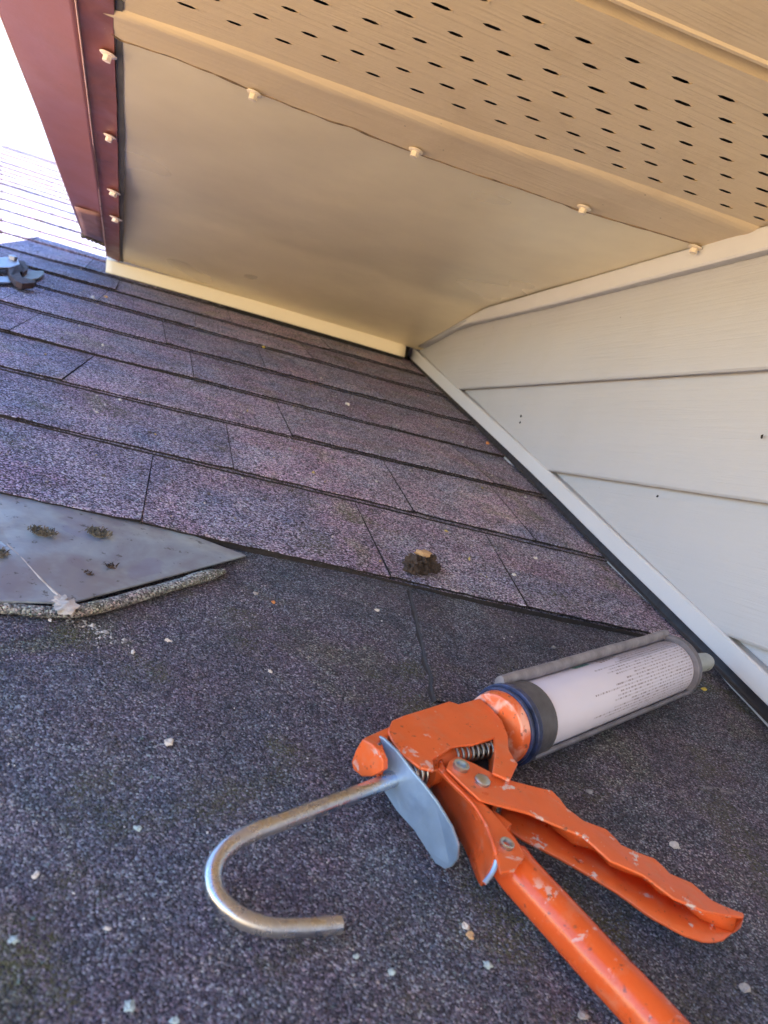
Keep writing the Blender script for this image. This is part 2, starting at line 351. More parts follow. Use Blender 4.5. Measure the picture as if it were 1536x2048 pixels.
for i in range(len(cu) - 1):
    seams = []
    if i in seams_px:
        for a, b in seams_px[i]:
            (xa, sa_), (xb, sb_) = xs(at(*a)), xs(at(*b)); seams.append(((xa + xb) / 2, (xa - xb) / max(.02, sa_ - sb_)))
        seams.sort()
        lo, hi = seams[0][0], seams[-1][0]
    else: lo = hi = random.uniform(-.4, 0); seams = [(lo, 0)]
    x = lo
    while x > -2.2: x -= random.uniform(.16, .42); seams.insert(0, (x, random.uniform(-.06, .06)))
    x = hi
    while x < REND: x += random.uniform(.16, .36); seams.append((x, random.uniform(-.06, .06)))
    for (xa, ka), (xb, kb) in zip(seams, seams[1:]):
        tint = random.random(); lift = random.uniform(-.0004, .0012)
        gap = .0010
        if xa > REND or xb < hip_x(cu[i] * K) - .1: continue
        nseg = max(4, int((xb - xa) / .010)); curl = random.uniform(0, .0016) * (1 if i < 9 else .3)
        rows = [[], [], [], []]
        ks = [0, .004, .3, .65, 1.0]
        rows = [[] for _ in ks] ; under = []
        for k in range(nseg + 1):
            t = k / nseg
            for j, kk in enumerate(ks):
                x0 = xa + gap / 2 + ka * 0; x1 = xb - gap / 2
                xm = x0 + (x1 - x0) * t
                s0 = cs(i, xm) + random.uniform(-.0010, .0010) * (1 if i < 8 else .2)
                s1 = cs(i + 1, xm) + .03
                s = s0 + (s1 - s0) * kk
                slope = (ka * (1 - t) + kb * t); xx = xm + slope * (s - (s0 + .075))
                xx = min(max(xx, hip_x(s)), REND)
                edge = curl * ((2 * t - 1) ** 4)
                n0 = (.0068 if i < 8 else .0058) + lift + edge + .0009 * noise.noise(Vector((xm * 12, i * 5, 0)))
                n1 = .0012
                nn = n0 + (n1 - n0) * kk
                if j == 0: nn -= .0007
                rows[j].append(rp(xx, s, nn))
            under.append(rp(min(max(xm, hip_x(s0)), REND), cs(i, xm) + .0012, .0046))
        sp.grid(rows[::-1], tint)
        (edg if i < 8 else sp).grid([rows[0], [p - N * .0020 + S * .0008 for p in rows[0]]], tint * .5)
        # side faces where a seam shows
        for col, sg in ((0, 1), (-1, -1)):
            e = [r[col] for r in rows]; edg.grid([e, [p - N * .004 + X * (sg * .0002) for p in e]], 0.1)
    # under-layer (the laminated second ply, a little set back, showing under the front edge as a second dark line)
    n = 180; xsx = np.linspace(hip_x(cu[i] * K), REND, n); r0, r1, r2 = [], [], []
    for x in xsx:
        sb_ = cs(i, x) + .0022 - .0052 * max(0, min(1, .5 + 2.2 * noise.noise(Vector((x * 3.1, i * 7.7, 2))))) + .0006 * noise.noise(Vector((x * 70, i, 3)))
        r0.append(rp(x, sb_, .0040)); r1.append(rp(x, sb_ + .03, .0036)); r2.append(rp(x, sb_ - .0002, -.001 if i == 0 else .0012))
    lay.grid([r1, r0], .45); (edg if i < 8 else lay).grid([r0, r2], .1)
def soup_obj(name, s_, mat, parent):
    me = bpy.data.meshes.new(name); me.from_pydata(s_.v, [], s_.f); a = me.attributes.new('tint', 'FLOAT', 'FACE'); a.data.foreach_set('value', s_.t); me.update()
    return link(name, me, mat, parent)
soup_obj('shingles', sp, M_SH, roof); soup_obj('shingle_cut_edges', edg, M_EDGE, roof); soup_obj('shingle_underlayer', lay, M_SH, roof)
# the facet beyond the hip (seen only as the turn of the courses at the left edge)
hs = Soup()
for i in range(len(cu) - 1):
    s0, s1 = cu[i] * K, cu[i + 1] * K
    d = (Vector((-.9, -.42, -.10)))
    a0, a1 = rp(hip_x(s0), s0, .008), rp(hip_x(s1), s1 , .001)
    dn = Vector((0, 0, -.004))
    hs.grid([[a1, a1 + d * .25], [a0, a0 + d * .25], [a0 + dn, a0 + d * .25 + dn]], random.random())
s0 = cu[0] * K; a1 = rp(hip_x(s0), s0, .001); a0 = rp(hip[-1][0], hip[-1][1], 0)
hs.grid([[a1, a1 + d * .25], [a0, a0 + d * .2]], .4)
soup_obj('hip_facet_shingles', hs, M_SH, roof)
# ridge cap and the back slope
bm = bmesh.new(); rd = rp(hip_x(RIDGE), RIDGE, .012); re = rp(3.5, RIDGE, .012)
loft(bm, [[rd - S * .1 - N * .004, re - S * .1 - N * .004], [rd, re], [rd + Vector((0, .1, -.03)), re + Vector((0, .1, -.03))], [rd + Vector((0, 3, -1.2)), re + Vector((0, 3, -1.2))]])
link('ridge_cap', bm, M_SH, roof)

# ------------------------------------------------------------------ house wall with lap siding
wall = empty('siding_wall', Vector((WX, .6, -.2)), 'beige lap siding wall rising from the roof on the right, with its trim', 'wall')
z_l = [.1745 - .123 * i for i in range(-1, 9)]       # heights of the lap edges
prof = []; 
for i, z in enumerate(z_l):
    zt = z + .123 if i else z + .2
    prof += [(.0030, zt - .003), (.0022, zt - .014), (.0030, zt - .026), (.0062, zt - .042), (.0098, zt - .07), (.0130, z + .014), (.0148, z + .006), (.0146, z + .0022), (.0128, z), (.0105, z), (.0018, z + .0022)]
bm = bmesh.new(); ys = np.linspace(-3.4, 1.9, 90)
loft(bm, [[Vector((WX - o + .0012 * noise.noise(Vector((y * 1.7, z * 3, 0))), y, z)) for y in ys] for o, z in prof])
bmesh.ops.recalc_face_normals(bm, faces=bm.faces[:])
link('siding', bm, M_SIDE, wall, smooth=32)
bm = bmesh.new(); box(bm, Vector((WX + .004, -3.4, -3.2)), Vector((3.0, 0, 0)), Vector((0, 7.0, 0)), Vector((0, 0, 3.7))); link('wall_core', bm, M_DARK, wall)
for u, v_ in ((1315, 992), (1524, 874), (1437, 1306), (1042, 832), (1040, 845)):
    P = onx(u, v_, WX - .012); bm = bmesh.new(); blob(bm, P, (.0012, .0014, .0022), u, .4, 1); link('dirt_speck', bm, M_DARK, wall)
# J-channel that follows the roof slope
def ramp_box(bm, x0, x1, s0, s1, n0, n1): return box(bm, rp(x0, s0, n0), X * (x1 - x0), S * (s1 - s0), N * (n1 - n0))
SE = 1.705
bm = bmesh.new(); nsg = 40; rows = [[], [], [], []]
jp = [(WX - .0035, .0365), (WX - .0150, .0372), (WX - .0165, .0360), (WX - .0168, .0190), (WX - .0155, .0172), (WX - .0040, .0168)]
rows = []
for k in range(nsg + 1):
    s = S_EAVE + (SE - S_EAVE) * k / nsg; wv = .0005 * noise.noise(Vector((s * 6, 0, 3)))
    tp = 0 if s < 1.0 else -.005 * (s - 1.0) / .7
    rows.append([rp(x + wv, s, n + wv + (tp if n > .03 else tp * 1.6)) for x, n in jp])
loft(bm, rows); bmesh.ops.recalc_face_normals(bm, faces=bm.faces[:])
solid(link('j_channel', bm, M_TRIM, wall, smooth=35), .0012, 0)
bm = bmesh.new(); rows = []
for k in range(61):
    s = S_EAVE + (SE - S_EAVE) * k / 60; wv = .0014 * noise.noise(Vector((s * 5, 7, 3)))
    e = 0 if s < 1.0 else -.004 * (s - 1.0) / .7
    rows.append([rp(WX - .0150, s, .026 + e), rp(WX - .0163, s, .0180 + e), rp(WX - .0165 + wv * .3, s, .0125), rp(WX - .0172 + wv * .3, s, .0100), rp(WX - .0185 + wv * 1.5, s, .0092), rp(WX - .0192 + wv * 1.5, s, .0080)])
loft(bm, rows); bmesh.ops.recalc_face_normals(bm, faces=bm.faces[:]); solid(link('step_flashing', bm, M_STEPF, wall, smooth=40), .001, 0)

# ------------------------------------------------------------------ eave: soffit, flat panel, trims, fascia
ZS = .3177
def zp(y): return ZS if y < 1.33 else ZS + (.2715 - ZS) * (y - 1.33) / (1.665 - 1.33)
eave = empty('soffit', Vector((.2, .8, ZS)), 'tan soffit of slotted and flat panels under the upper eave', 'soffit')
# top trim where the soffit meets the wall
bm = bmesh.new(); rows = []
for k in range(61):
    y = -3.2 + (1.64 + 3.2) * k / 60; zt = zp(y) - .0012; lowz = (.2940 if y < 1.1 else .2940 + (y - 1.1) * .013); lowz = min(lowz, zt - .002)
    rows.append([Vector((WX - .019, y, zt)), Vector((WX - .0195, y, zt - .002)), Vector((WX - .0170, y, (zt + lowz) / 2)), Vector((WX - .0170, y, lowz + .002)), Vector((WX - .0155, y, lowz)), Vector((WX - .004, y, lowz + .0008))])
loft(bm, rows); bmesh.ops.recalc_face_normals(bm, faces=bm.faces[:]); solid(link('wall_trim', bm, M_TRIM, eave, smooth=35), .001, 0)
# perforated soffit: real slots cut as cells of a grid
ROT = -.068
u0 = Vector((1, ROT, 0)).normalized(); v0 = Vector((-ROT, 1, 0)).normalized(); sc = ZS / .265
def uv(x, y): p = Vector((x * sc, y * sc, 0)); return p.dot(u0), p.dot(v0)
# reference slot (0.0976,0.4823); half periods
ur, vr = uv(.0976, .4823); PU = .03245 * sc; PV = .02135 * sc
SLU, SLV = .0074, .0019
def soffit_panel(name, vlo, vhi, rowsr, zoff=0):
    me_v, me_f = [], []
    # per-row strips so the staggered slots stay in place
    us_all = []
    bands = []; v = vlo
    rws = [(vr + r * PV, r) for r in rowsr if vlo < vr + r * PV < vhi]
    cur = vlo
    for vc, r in rws:
        bands.append((cur, vc - SLV, None)); bands.append((vc - SLV, vc + SLV, r)); cur = vc + SLV
    bands.append((cur, vhi, None))
    def quad(ua, ub, va, vb, z0=0.0):
        b = len(me_v)
        for a, c in ((ua, va), (ub, va), (ub, vb), (ua, vb)):
            p = u0 * a + v0 * c; me_v.append((p.x, p.y, ZS + zoff + z0 + .0011 * noise.noise(Vector((a * 4, c * 4, 0)))))
        me_f.append((b, b + 1, b + 2, b + 3))
    ulo, uhi = -.135, .60
    for va, vb, r in bands:
        if r is None:
            n = 24
            for k in range(n): quad(ulo + (uhi - ulo) * k / n, ulo + (uhi - ulo) * (k + 1) / n, va, vb)
            continue
        off = ur + (PU / 2 if r % 2 else 0); cur = ulo; k = math.ceil((ulo + .02 - off) / PU)
        while off + k * PU < uhi - .02:
            c = off + k * PU + random.uniform(-.0006, .0006); L = SLU * random.uniform(.86, 1.08)
            quad(cur, c - L, va, vb)
            vm = (va + vb) / 2
            for a0_, a1_ in ((c - L, c - L + .0035), (c + L, c + L - .0035)):
                for vv in (va, vb):
                    b = len(me_v)
                    for a, cc in ((a0_, vv), (a1_, vv), (a0_, vm)):
                        p = u0 * a + v0 * cc; me_v.append((p.x, p.y, ZS + zoff + .0011 * noise.noise(Vector((a * 4, cc * 4, 0)))))
                    me_f.append((b, b + 1, b + 2))
            b = len(me_v); bu = random.uniform(.0006, .0018)      # pressed-up burr at one end
            for a, cc, zz in ((c + L - .0025, vb, 0), (c + L + .0012, vb + .0004, -bu * .3), (c + L + .0012, va, -bu * .2), (c + L - .001, va, -bu)):
                p = u0 * a + v0 * cc; me_v.append((p.x, p.y, ZS + zoff + zz + .0011 * noise.noise(Vector((a * 4, cc * 4, 0)))))
            me_f.append((b, b + 1, b + 2, b + 3))
            cur = c + L; k += 1
        quad(cur, uhi, va, vb)
    me = bpy.data.meshes.new(name); me.from_pydata(me_v, [], me_f); me.update()
    return link(name, me, M_SOF, eave)
def soffv(x, y): return uv(x, y)[1]
v_ch = soffv(.19, .585); v_g1 = soffv(.24, .4005); v_g0 = soffv(.24, .384)
soffit_panel('slotted_panel', v_g1, v_ch + .02, [-2, -1, 0, 1, 2, 3, 4])
soffit_panel('slotted_panel', v_g0 - .30, v_g0, [-4 - 1 - k for k in range(1, 9)])
# V-groove between the panels
bm = bmesh.new(); rows = []
for a in np.linspace(-.135, .6, 30):
    q = []
    for dv, dz in ((0, 0), (.0015, -.0016), (.0045, -.0016), (.0075, .004), (.012, .011), (v_g1 - v_g0 - .002, .0115), (v_g1 - v_g0, .004), (v_g1 - v_g0 + .001, 0)):
        p = u0 * a + v0 * (v_g0 + dv); q.append(Vector((p.x, p.y, ZS + dz + .0011 * noise.noise(Vector((a * 4, (v_g0 + dv) * 4, 0))))))
    rows.append(q)
loft(bm, rows); link('soffit_groove', bm, M_SOF, eave, smooth=30)
bm = bmesh.new(); box(bm, Vector((-.09, 1.705, .20)), X * .66, Vector((0, .02, 0)), Vector((0, 0, .16))); box(bm, Vector((-.135, -3.2, ZS + .03)), X * .75, Vector((0, 4.1, 0)), Vector((0, 0, .01))); link('dark_light_block', bm, M_DARK, eave)  # added near-black boxes: stop light leaks and keep the slots dark
bm = bmesh.new(); a = -2.2
p0 = u0 * -.115 + v0 * (v_g0 - .30); 
bm.faces.new([bm.verts.new(Vector(p)) for p in ((-.135, -3.2, ZS), (.6, -3.2, ZS), (.6, .155, ZS), (-.135, .195, ZS))]); link('plain_panel', bm, M_SOF, eave)
# edge strip (F-channel) between the slotted soffit and the flat panel
ch_px = [(200, 8), (250, 24), (340, 54), (435, 86), (520, 116), (610, 149), (700, 182), (885, 246), (1020, 290), (1163, 334), (1350, 398), (1545, 468)]
bc_px = [(233, 66), (250, 76), (330, 103), (420, 137), (500, 172), (600, 212), (700, 248), (830, 299), (960, 345), (1060, 378), (1170, 417), (1300, 455), (1430, 494), (1500, 503)]
chw = catmull([onz(u, v, ZS) for u, v in ch_px], 8); bcw = catmull([onz(u, v, ZS) for u, v in bc_px], 8)
def by_x(pts, x):
    for a, b in zip(pts, pts[1:]):
        if a.x <= x <= b.x: return a.lerp(b, (x - a.x) / max(1e-6, b.x - a.x))
    return pts[0] + (pts[1] - pts[0]) * ((x - pts[0].x) / (pts[1].x - pts[0].x)) if x < pts[0].x else pts[-1] + (pts[-1] - pts[-2]) * ((x - pts[-1].x) / (pts[-1].x - pts[-2].x))
bm = bmesh.new(); rows = []
for x in np.linspace(-.096, WX - .001, 90):
    a = by_x(chw, x); b = by_x(bcw, x); jag = .0012 * noise.noise(Vector((x * 60, 1, 1))) + .002 * noise.noise(Vector((x * 17, 1, 1)))
    q = []
    for t, dz in ((-.10, .0015), (-.05, -.0012), (.0, -.0032), (.08, -.0040), (.16, -.0040), (.24, -.0034), (.5, -.0030), (.8, -.0028), (1.0, -.0030)):
        p = a.lerp(b, t); q.append(Vector((x, p.y + (jag if t == 1 else 0), ZS + dz + .0006 * noise.noise(Vector((x * 15, t * 3, 0))))))
    q.append(Vector((x, b.y + jag + .0005, ZS - .0018)))
    rows.append(q)
loft(bm, rows); link('edge_channel', bm, M_SOF, eave, smooth=30)
# flat panel, dipping to the roof at its far edge
bm = bmesh.new(); rows = []
XL = -.106
for j in range(47):
    t = j / 46; row = []
    for k in range(50):
        x = XL + (WX - .002 - XL) * k / 49; b = by_x(bcw, x); y = (b.y - .012) + (1.668 - (b.y - .012)) * t
        z = zp(y) + .0032 * noise.noise(Vector((x * 3.4, y * 2.6, .5))) * math.sin(math.pi * min(1, t)) - .0006
        row.append(Vector((x, y, z)))
    rows.append(row)
loft(bm, rows); link('flat_panel', bm, M_FLAT, eave, smooth=60)
# caulk line along the panel's near edge
bm = bmesh.new(); pts = []; rad = []
for x in np.linspace(-.09, WX - .01, 260):
    b = by_x(bcw, x); pts.append(Vector((x, b.y - .0002 + .0022 * noise.noise(Vector((x * 40, 5, 1))), ZS - .0032))); rad.append(.0006 + .0016 * abs(noise.noise(Vector((x * 30, 2, 8)))))
tube(bm, pts, rad, 6); link('caulk_line', bm, M_CAULK, eave, smooth=60)
# bottom trim of the flat panel, standing on the shingles
bm = bmesh.new(); rows = []
TY = 1.665
dkr = []
YN = Vector((0, 1, 0)); TP = Vector((0, TY, 0))
for k in range(40):
    t = k / 39; tp_ = onp(213 + (812 - 213) * t, 519 + (691 - 519) * t - 3 * math.sin(t * 3.14), TP, YN); bt_ = onp(211 + (809 - 211) * t, 544 + (714 - 544) * t - 2 * math.sin(t * 3.14), TP, YN)
    wv = Vector((0, 0, .0007 * noise.noise(Vector((t * 5, 2, 2)))))
    rows.append([tp_ + Vector((0, .03, .012)), tp_ + wv, tp_ + Vector((0, -.001, -.0008)) + wv, bt_ + Vector((0, -.001, .001)) + wv, bt_ + wv, bt_ + Vector((0, .012, .0015))]); dkr.append([bt_ + Vector((0, .010, .004)), bt_ + Vector((0, .012, -.025))])
b2 = bmesh.new(); loft(b2, dkr); solid(link('gap_shade_strip', b2, M_DARK, eave), .002, 1)  # added dark strip: stands in for the shade under the trim
loft(bm, rows); solid(link('bottom_trim', bm, M_TRIM2, eave, smooth=35), .0012, 0)

def screw(name, P, ax, parent, mat, r=.0055, tilt=0):
    bm = bmesh.new(); lathe(bm, P, ax, [(0, r * 1.3), (.0007, r * 1.34), (.0016, r * 1.05), (.0018, r * .7)], 20)
    hx = [P + ax * .0017 + (frame(ax)[0] * math.cos(a) + frame(ax)[1] * math.sin(a)) * r * .72 for a in [math.pi / 3 * k + tilt for k in range(6)]]
    prism(hx, ax * .0052, bm)
    return link(name, bm, mat, parent, smooth=40, bevel=.0003, origin=P)
dn = Vector((0, 0, -1))
for i, (u, v) in enumerate([(509, 186), (832, 301), (1168, 415), (1403, 499)]):
    P = onz(u, v, ZS - .004) if i < 3 else onz(1390, 494, .3125); screw('screw', P, (dn + Vector((-.12, .05, 0))).normalized(), eave, M_SCREW, .0058, i)

# red fascia: screwed lower flange plus the broad outer face, and the upper roof over it
fas = empty('fascia', Vector((-.14, 1.0, ZS)), 'dark red metal fascia with a screwed flange along the left end of the soffit', 'fascia')
bm = bmesh.new(); rows = []
def edge_pt(px, y, up=0):                            # x of an edge given by two photo points
    (u1, v1), (u2, v2) = px; A1, A2 = onz(u1, v1, ZS), None
    return A1
pin = [(154, 0, ZS), (170, 130, ZS), (185, 258, ZS), (194, 335, .3145), (204, 425, .297), (214, 512, .2725)]
rgt = [(227, 0, ZS), (229, 110, ZS), (234, 237, ZS), (236, 335, .3145), (238, 430, .297), (239, 524, .2715)]
P1 = catmull([onz(u, v, z - .004) for u, v, z in pin], 8); P2 = catmull([onz(u, v, z - .003) for u, v, z in rgt], 8)
P1 = [P1[0] + (P1[0] - P1[1]) * 80] + P1; P2 = [P2[0] + (P2[0] - P2[1]) * 80] + P2
rows = []
for i, (a, b) in enumerate(zip(P1, P2)):
    wv = .0016 * noise.noise(Vector((0, a.y * 14, 2))); wd = .0007 * noise.noise(Vector((0, a.y * 23, 8)))
    rows.append([a + Vector((-.0004, 0, .004)), a + Vector((0, 0, -.0008)), a + Vector((.0006, 0, -.0004)), a.lerp(b, .33) + Vector((0, 0, wv * .6)), a.lerp(b, .7) + Vector((0, 0, wv)), b + Vector((wd, 0, -.0006 + wv * .4)), b + Vector((wd + .0004, 0, .0022))])
loft(bm, rows); bmesh.ops.recalc_face_normals(bm, faces=bm.faces[:]); link('flange', bm, M_FLAN, fas, smooth=50)
# folded hem, the lit edge's highlight put into its pink colour
M_HEM = simple('highlight_pink_hem', (.62, .38, .34), .35, .2)
bm = bmesh.new(); tube(bm, [p + Vector((-.0006, 0, -.0016)) for p in P1], .00085, 8); link('hem', bm, M_HEM, fas, smooth=60)
lft = [(-4, 12, ZS + .006), (38, 120, ZS + .006), (79, 225, ZS + .004), (112, 318, .3150), (140, 395, .306), (166, 466, .296)]
pin2 = [(154, 0, ZS), (170, 130, ZS), (185, 258, ZS), (194, 335, .312), (203, 410, .302), (211.5, 488, .292)]
L1 = catmull([onz(u, v, z - .004) for u, v, z in lft], 8); L2 = catmull([onz(u, v, z - .004) for u, v, z in pin2], 8)
L1 = [L1[0] + (L1[0] - L1[1]) * 80] + L1; L2 = [L2[0] + (L2[0] - L2[1]) * 80] + L2
rows = []
for a, b in zip(L1, L2):
    rows.append([a + Vector((-.004, 0, .10)), a + Vector((-.002, 0, .003)), a] + [a.lerp(b, t) + Vector((0, 0, .0012 * math.sin(3.1 * t))) for t in (.1, .3, .5, .7, .9)] + [b + Vector((-.0012, 0, 0))])
bm = bmesh.new(); loft(bm, rows); bmesh.ops.recalc_face_normals(bm, faces=bm.faces[:]); solid(link('outer_face', bm, M_RED, fas, smooth=50), .001, 1)
bm = bmesh.new(); tube(bm, [p + Vector((-.0012, 0, .0002)) for p in L1], .0013, 8); link('hem', bm, simple('sunlit_hem', (.7, .5, .42), .35, .1), fas, smooth=60)  # sunlight caught by the lip is put into this pale colour
# end patch of the outer face, browner metal from (150,415)
k0 = [i for i, p in enumerate(L1) if proj_ok(p)] if False else None
bm = bmesh.new(); tl = catmull([onz(u, v, z) for u, v, z in [(149, 413, .2965), (158, 440, .2925), (167, 469, .2885)]], 3); tr = catmull([onz(u, v, z) for u, v, z in [(200, 427, .2945), (205, 455, .291), (211, 486, .287)]], 3)
loft(bm, [[a.lerp(b, t) for t in (0, .25, .5, .75, 1)] for a, b in zip(tl, tr)]); 
solid(link('end_cap_piece', bm, simple('browned_metal', (.31, .165, .135), .5, 0, .3, 30), fas, smooth=50), .001, 0)
for i, (u, v, r) in enumerate([(217, 108, .0062), (220, 272, .0058), (228, 383, .0078), (232, 436, .0080)]):
    z = [ZS, ZS, .3075, .2955][i] - .005; P = onz(u, v, z); screw('screw', P, (dn + Vector((-.1, .1, 0))).normalized(), fas, M_SCREWR, r, i * .7)
# grey sealant showing between flange and panel
bm = bmesh.new(); pr = [Vector((b.x + .001, b.y, b.z + .0012)) for b in P2[1:]]
rows = [[p, p + Vector((.006 + .004 * noise.noise(Vector((0, p.y * 6, 3))), 0, .0004))] for p in pr]
loft(bm, rows); solid(link('sealant_strip', bm, simple('grey_sealant', (.10, .095, .09), .7, 0, .3, 20), fas), .0008, 1)
# upper roof slab and gutter top: they cast the shade this corner lies in
up = empty('upper_roof', Vector((-.2, .5, .45)), 'upper roof slab above the soffit, its red edge facing the sky', 'roof')
bm = bmesh.new(); sl = .30
prism([Vector((-.196, -3.3, .43)), Vector((3.0, -3.3, .43 + 3.2 * sl)), Vector((3.0, 1.86, .43 + 3.2 * sl)), Vector((-.196, 1.86, .43))], Vector((0, 0, .03)), bm); link('roof_slab', bm, M_RED, up)

# ------------------------------------------------------------------ metal flashing with its rolled granule bead
m = Mt('weathered_flashing', .4, .25)
f = m.noise(13, 6, .6, dist=.4); base = m.ramp(f, [(.3, (.18, .19, .25)), (.45, (.28, .34, .42)), (.58, (.38, .46, .50)), (.8, (.34, .36, .46))])
patch = m.ramp(m.noise(30, 2, .4), [(.62, 0), (.66, 1)], False); base = m.mix(m.math('MULTIPLY', patch, .45), base, (.2, .22, .36))
tn_ = m.ramp(m.noise(10, 5, .6), [(.46, 0), (.6, 1)]); base = m.mix(m.math('MULTIPLY', tn_, .75), base, (.19, .17, .20))
d = m.ramp(m.noise(110, 5, .7), [(.62, 0), (.66, 1)]); base = m.mix(m.math('MULTIPLY', d, .7), base, (.04, .045, .04))
m.color(base); m.rough(m.ramp(f, [(.3, .28), (.7, .5)])); m.bump(m.noise(9, 3), .004); M_FLASH = m.m
fl = empty('metal_flashing', at(140, 1120), 'grey weathered sheet metal flashing tucked under the lowest shingle course at left', 'flashing')
tip = at(492, 1112, .0036); cor = at(140, 1207, .0065); lf = at(-260, 1196, .0065); upl = at(-260, 900, .0042); upr = at(0, 985, .0042); upr2 = at(300, 1040, .004)
bm = bmesh.new()
foldA = at(-60, 1030, .0078)
v = {k: bm.verts.new(p) for k, p in dict(tip=tip, cor=cor, lf=lf, upl=upl, upr=upr, u2=upr2, fo=foldA).items()}
bm.faces.new((v['cor'], v['tip'], v['u2'], v['upr'], v['fo'])); bm.faces.new((v['lf'], v['cor'], v['fo'], v['upl'])); bm.faces.new((v['upl'], v['fo'], v['upr']))
bmesh.ops.subdivide_edges(bm, edges=bm.edges[:], cuts=1); bmesh.ops.recalc_face_normals(bm, faces=bm.faces[:])
o = link('sheet', bm, M_FLASH, fl); solid(o, .0012, 0)
bm = bmesh.new(); pb = [(-260, 1216), (-100, 1216), (0, 1216), (80, 1222), (150, 1222), (230, 1205), (320, 1178), (400, 1155), (448, 1141)]
pts = catmull([at(u, v_, .0028) for u, v_ in pb], 8)
for p_i, p in enumerate(pts): pts[p_i] = p + S * (.0012 * noise.noise(p * 30))
tube(bm, pts, [.0052 * (1 + .16 * noise.noise(p * 60)) * (1 if i < len(pts) - 4 else .8 - .1 * (i - len(pts) + 4)) for i, p in enumerate(pts)], 12, squash=(1, .62))
o = link('rolled_bead', bm, M_BEAD, fl, smooth=60)
M_WHT = simple('white_sealant', (.50, .46, .42), .7, 0, .3, 90, .001, 120)
bm = bmesh.new(); ft = [at(u, v_, .0076) for u, v_ in [(10, 1085), (45, 1117), (75, 1150), (105, 1180), (132, 1203)]]
tube(bm, catmull(ft, 6), [.0002 + .0012 * (i / 24) ** 2 + .0014 * abs(noise.noise(Vector((i * .8, 0, 0)))) for i in range(25)], 8, squash=(1, .35)); 
blob(bm, at(132, 1214, .0078), (.0062, .0075, .0013), 4, .5, 3, 2.6); blob(bm, at(122, 1200, .0075), (.0035, .005, .001), 8, .5, 3, 2.6); link('sealant', bm, M_WHT, fl, smooth=60)

# ------------------------------------------------------------------ caulking gun
A = ray(2344, 976); A = (A - N * A.dot(N)).normalized(); Q = N.cross(A)
NC = .0235; QC = .1945; RC = .0221
def G(a, q=0.0, n=0.0): return F + A * a + Q * (QC + q) + N * (NC + n)
gun = empty('caulking_gun', F + A * .35 + Q * QC, 'orange caulking gun with a grey half tray, lying on its side on the roof', 'caulking gun')
phi = math.atan2(-(F + N * NC + Q * QC).dot(N), -(F + N * NC + Q * QC).dot(Q))
D_ = math.hypot((F + N * NC + Q * QC).dot(N), (F + N * NC + Q * QC).dot(Q)); dl = math.acos(RC / D_)
thT, thB = phi + dl - R_(13), phi - dl + R_(9)
if thT < thB: thT, thB = thB, thT
def arc(a, th, r): return G(a) + (Q * math.cos(th) + N * math.sin(th)) * r
M_TRAY = simple('worn_grey_tray', (.17, .165, .20), .45, .4, .3, 70, .0006, 160); M_RAIL = simple('worn_light_rail', (.25, .245, .29), .45, .3, .3, 90, .0008, 130); M_BAND = simple('dark_grey_band', (.085, .085, .10), .5, .1, .2, 90, .0003)
M_BLUE = simple('dark_blue_rim', (.035, .05, .13), .4, .2, .5, 140, .0006, 200, c2=(.02, .025, .05))
# the open side lies between the rails, towards the sky
lo_th, hi_th = (thB, thT)
def back(k, n): return hi_th + (2 * math.pi - (hi_th - lo_th)) * k / n
bm = bmesh.new(); rows = []
for a in np.linspace(.408, .623, 20): rows.append([arc(a, back(k, 20), RC + .0012) for k in range(21)])
loft(bm, rows); bmesh.ops.recalc_face_normals(bm, faces=bm.faces[:]); solid(link('tray', bm, M_TRAY, gun, smooth=50), .0014, 0)
bm = bmesh.new()
tube(bm, [arc(a, lo_th + .0, RC + .0034 + .0005 * noise.noise(Vector((a * 40, 0, 0)))) for a in np.linspace(.400, .627, 30)],   .0047, 12, squash=(.75, 1.0)); link('tray_rail', bm, M_RAIL, gun, smooth=50)
bm = bmesh.new()
tube(bm, [arc(a, hi_th + .02, RC + .0018 + .0005 * noise.noise(Vector((a * 40, 3, 0)))) for a in np.linspace(.404, .627, 30)], .0019, 8); link('tray_rail', bm, M_TRAY, gun, smooth=50)
# rear band and rims
def ring(name, a0, a1, r0, r1, mat, th0=0, th1=2 * math.pi, seg=56):
    bm = bmesh.new(); rows = []
    for k in range(seg + 1):
        th = th0 + (th1 - th0) * k / seg
        rows.append([arc(a0, th, r0), arc(a0, th, r1), arc(a1, th, r1), arc(a1, th, r0), arc(a0, th, r0)])
    loft(bm, rows); bmesh.ops.remove_doubles(bm, verts=bm.verts[:], dist=1e-6); bmesh.ops.recalc_face_normals(bm, faces=bm.faces[:])
    return link(name, bm, mat, gun, smooth=40, bevel=.0004)
ring('tray_band', .4015, .4195, RC - .001, RC + .0018, M_BAND)
ring('rear_rim', .3968, .4013, RC - .002, RC + .0032, M_BLUE)
ring('rear_rim', .3925, .3950, RC - .004, RC + .0016, M_BLUE)
ring('front_ring', .6205, .627, RC - .004, RC + .0032, M_TRAY)
bm = bmesh.new(); lathe(bm, G(.6245), A, [(0, RC - .003), (.0008, RC - .003), (.001, .006)], 32); link('front_plate', bm, M_TRAY, gun, smooth=40)
# orange face disc behind the rim
bm = bmesh.new(); lathe(bm, G(.3855), A, [(0, .0120), (.0001, RC - .0022), (.0009, RC - .0008), (.003, RC - .0002), (.0068, RC + .0002), (.0075, RC - .002)], 48); link('face_disc', bm, M_OR3, gun, smooth=30)
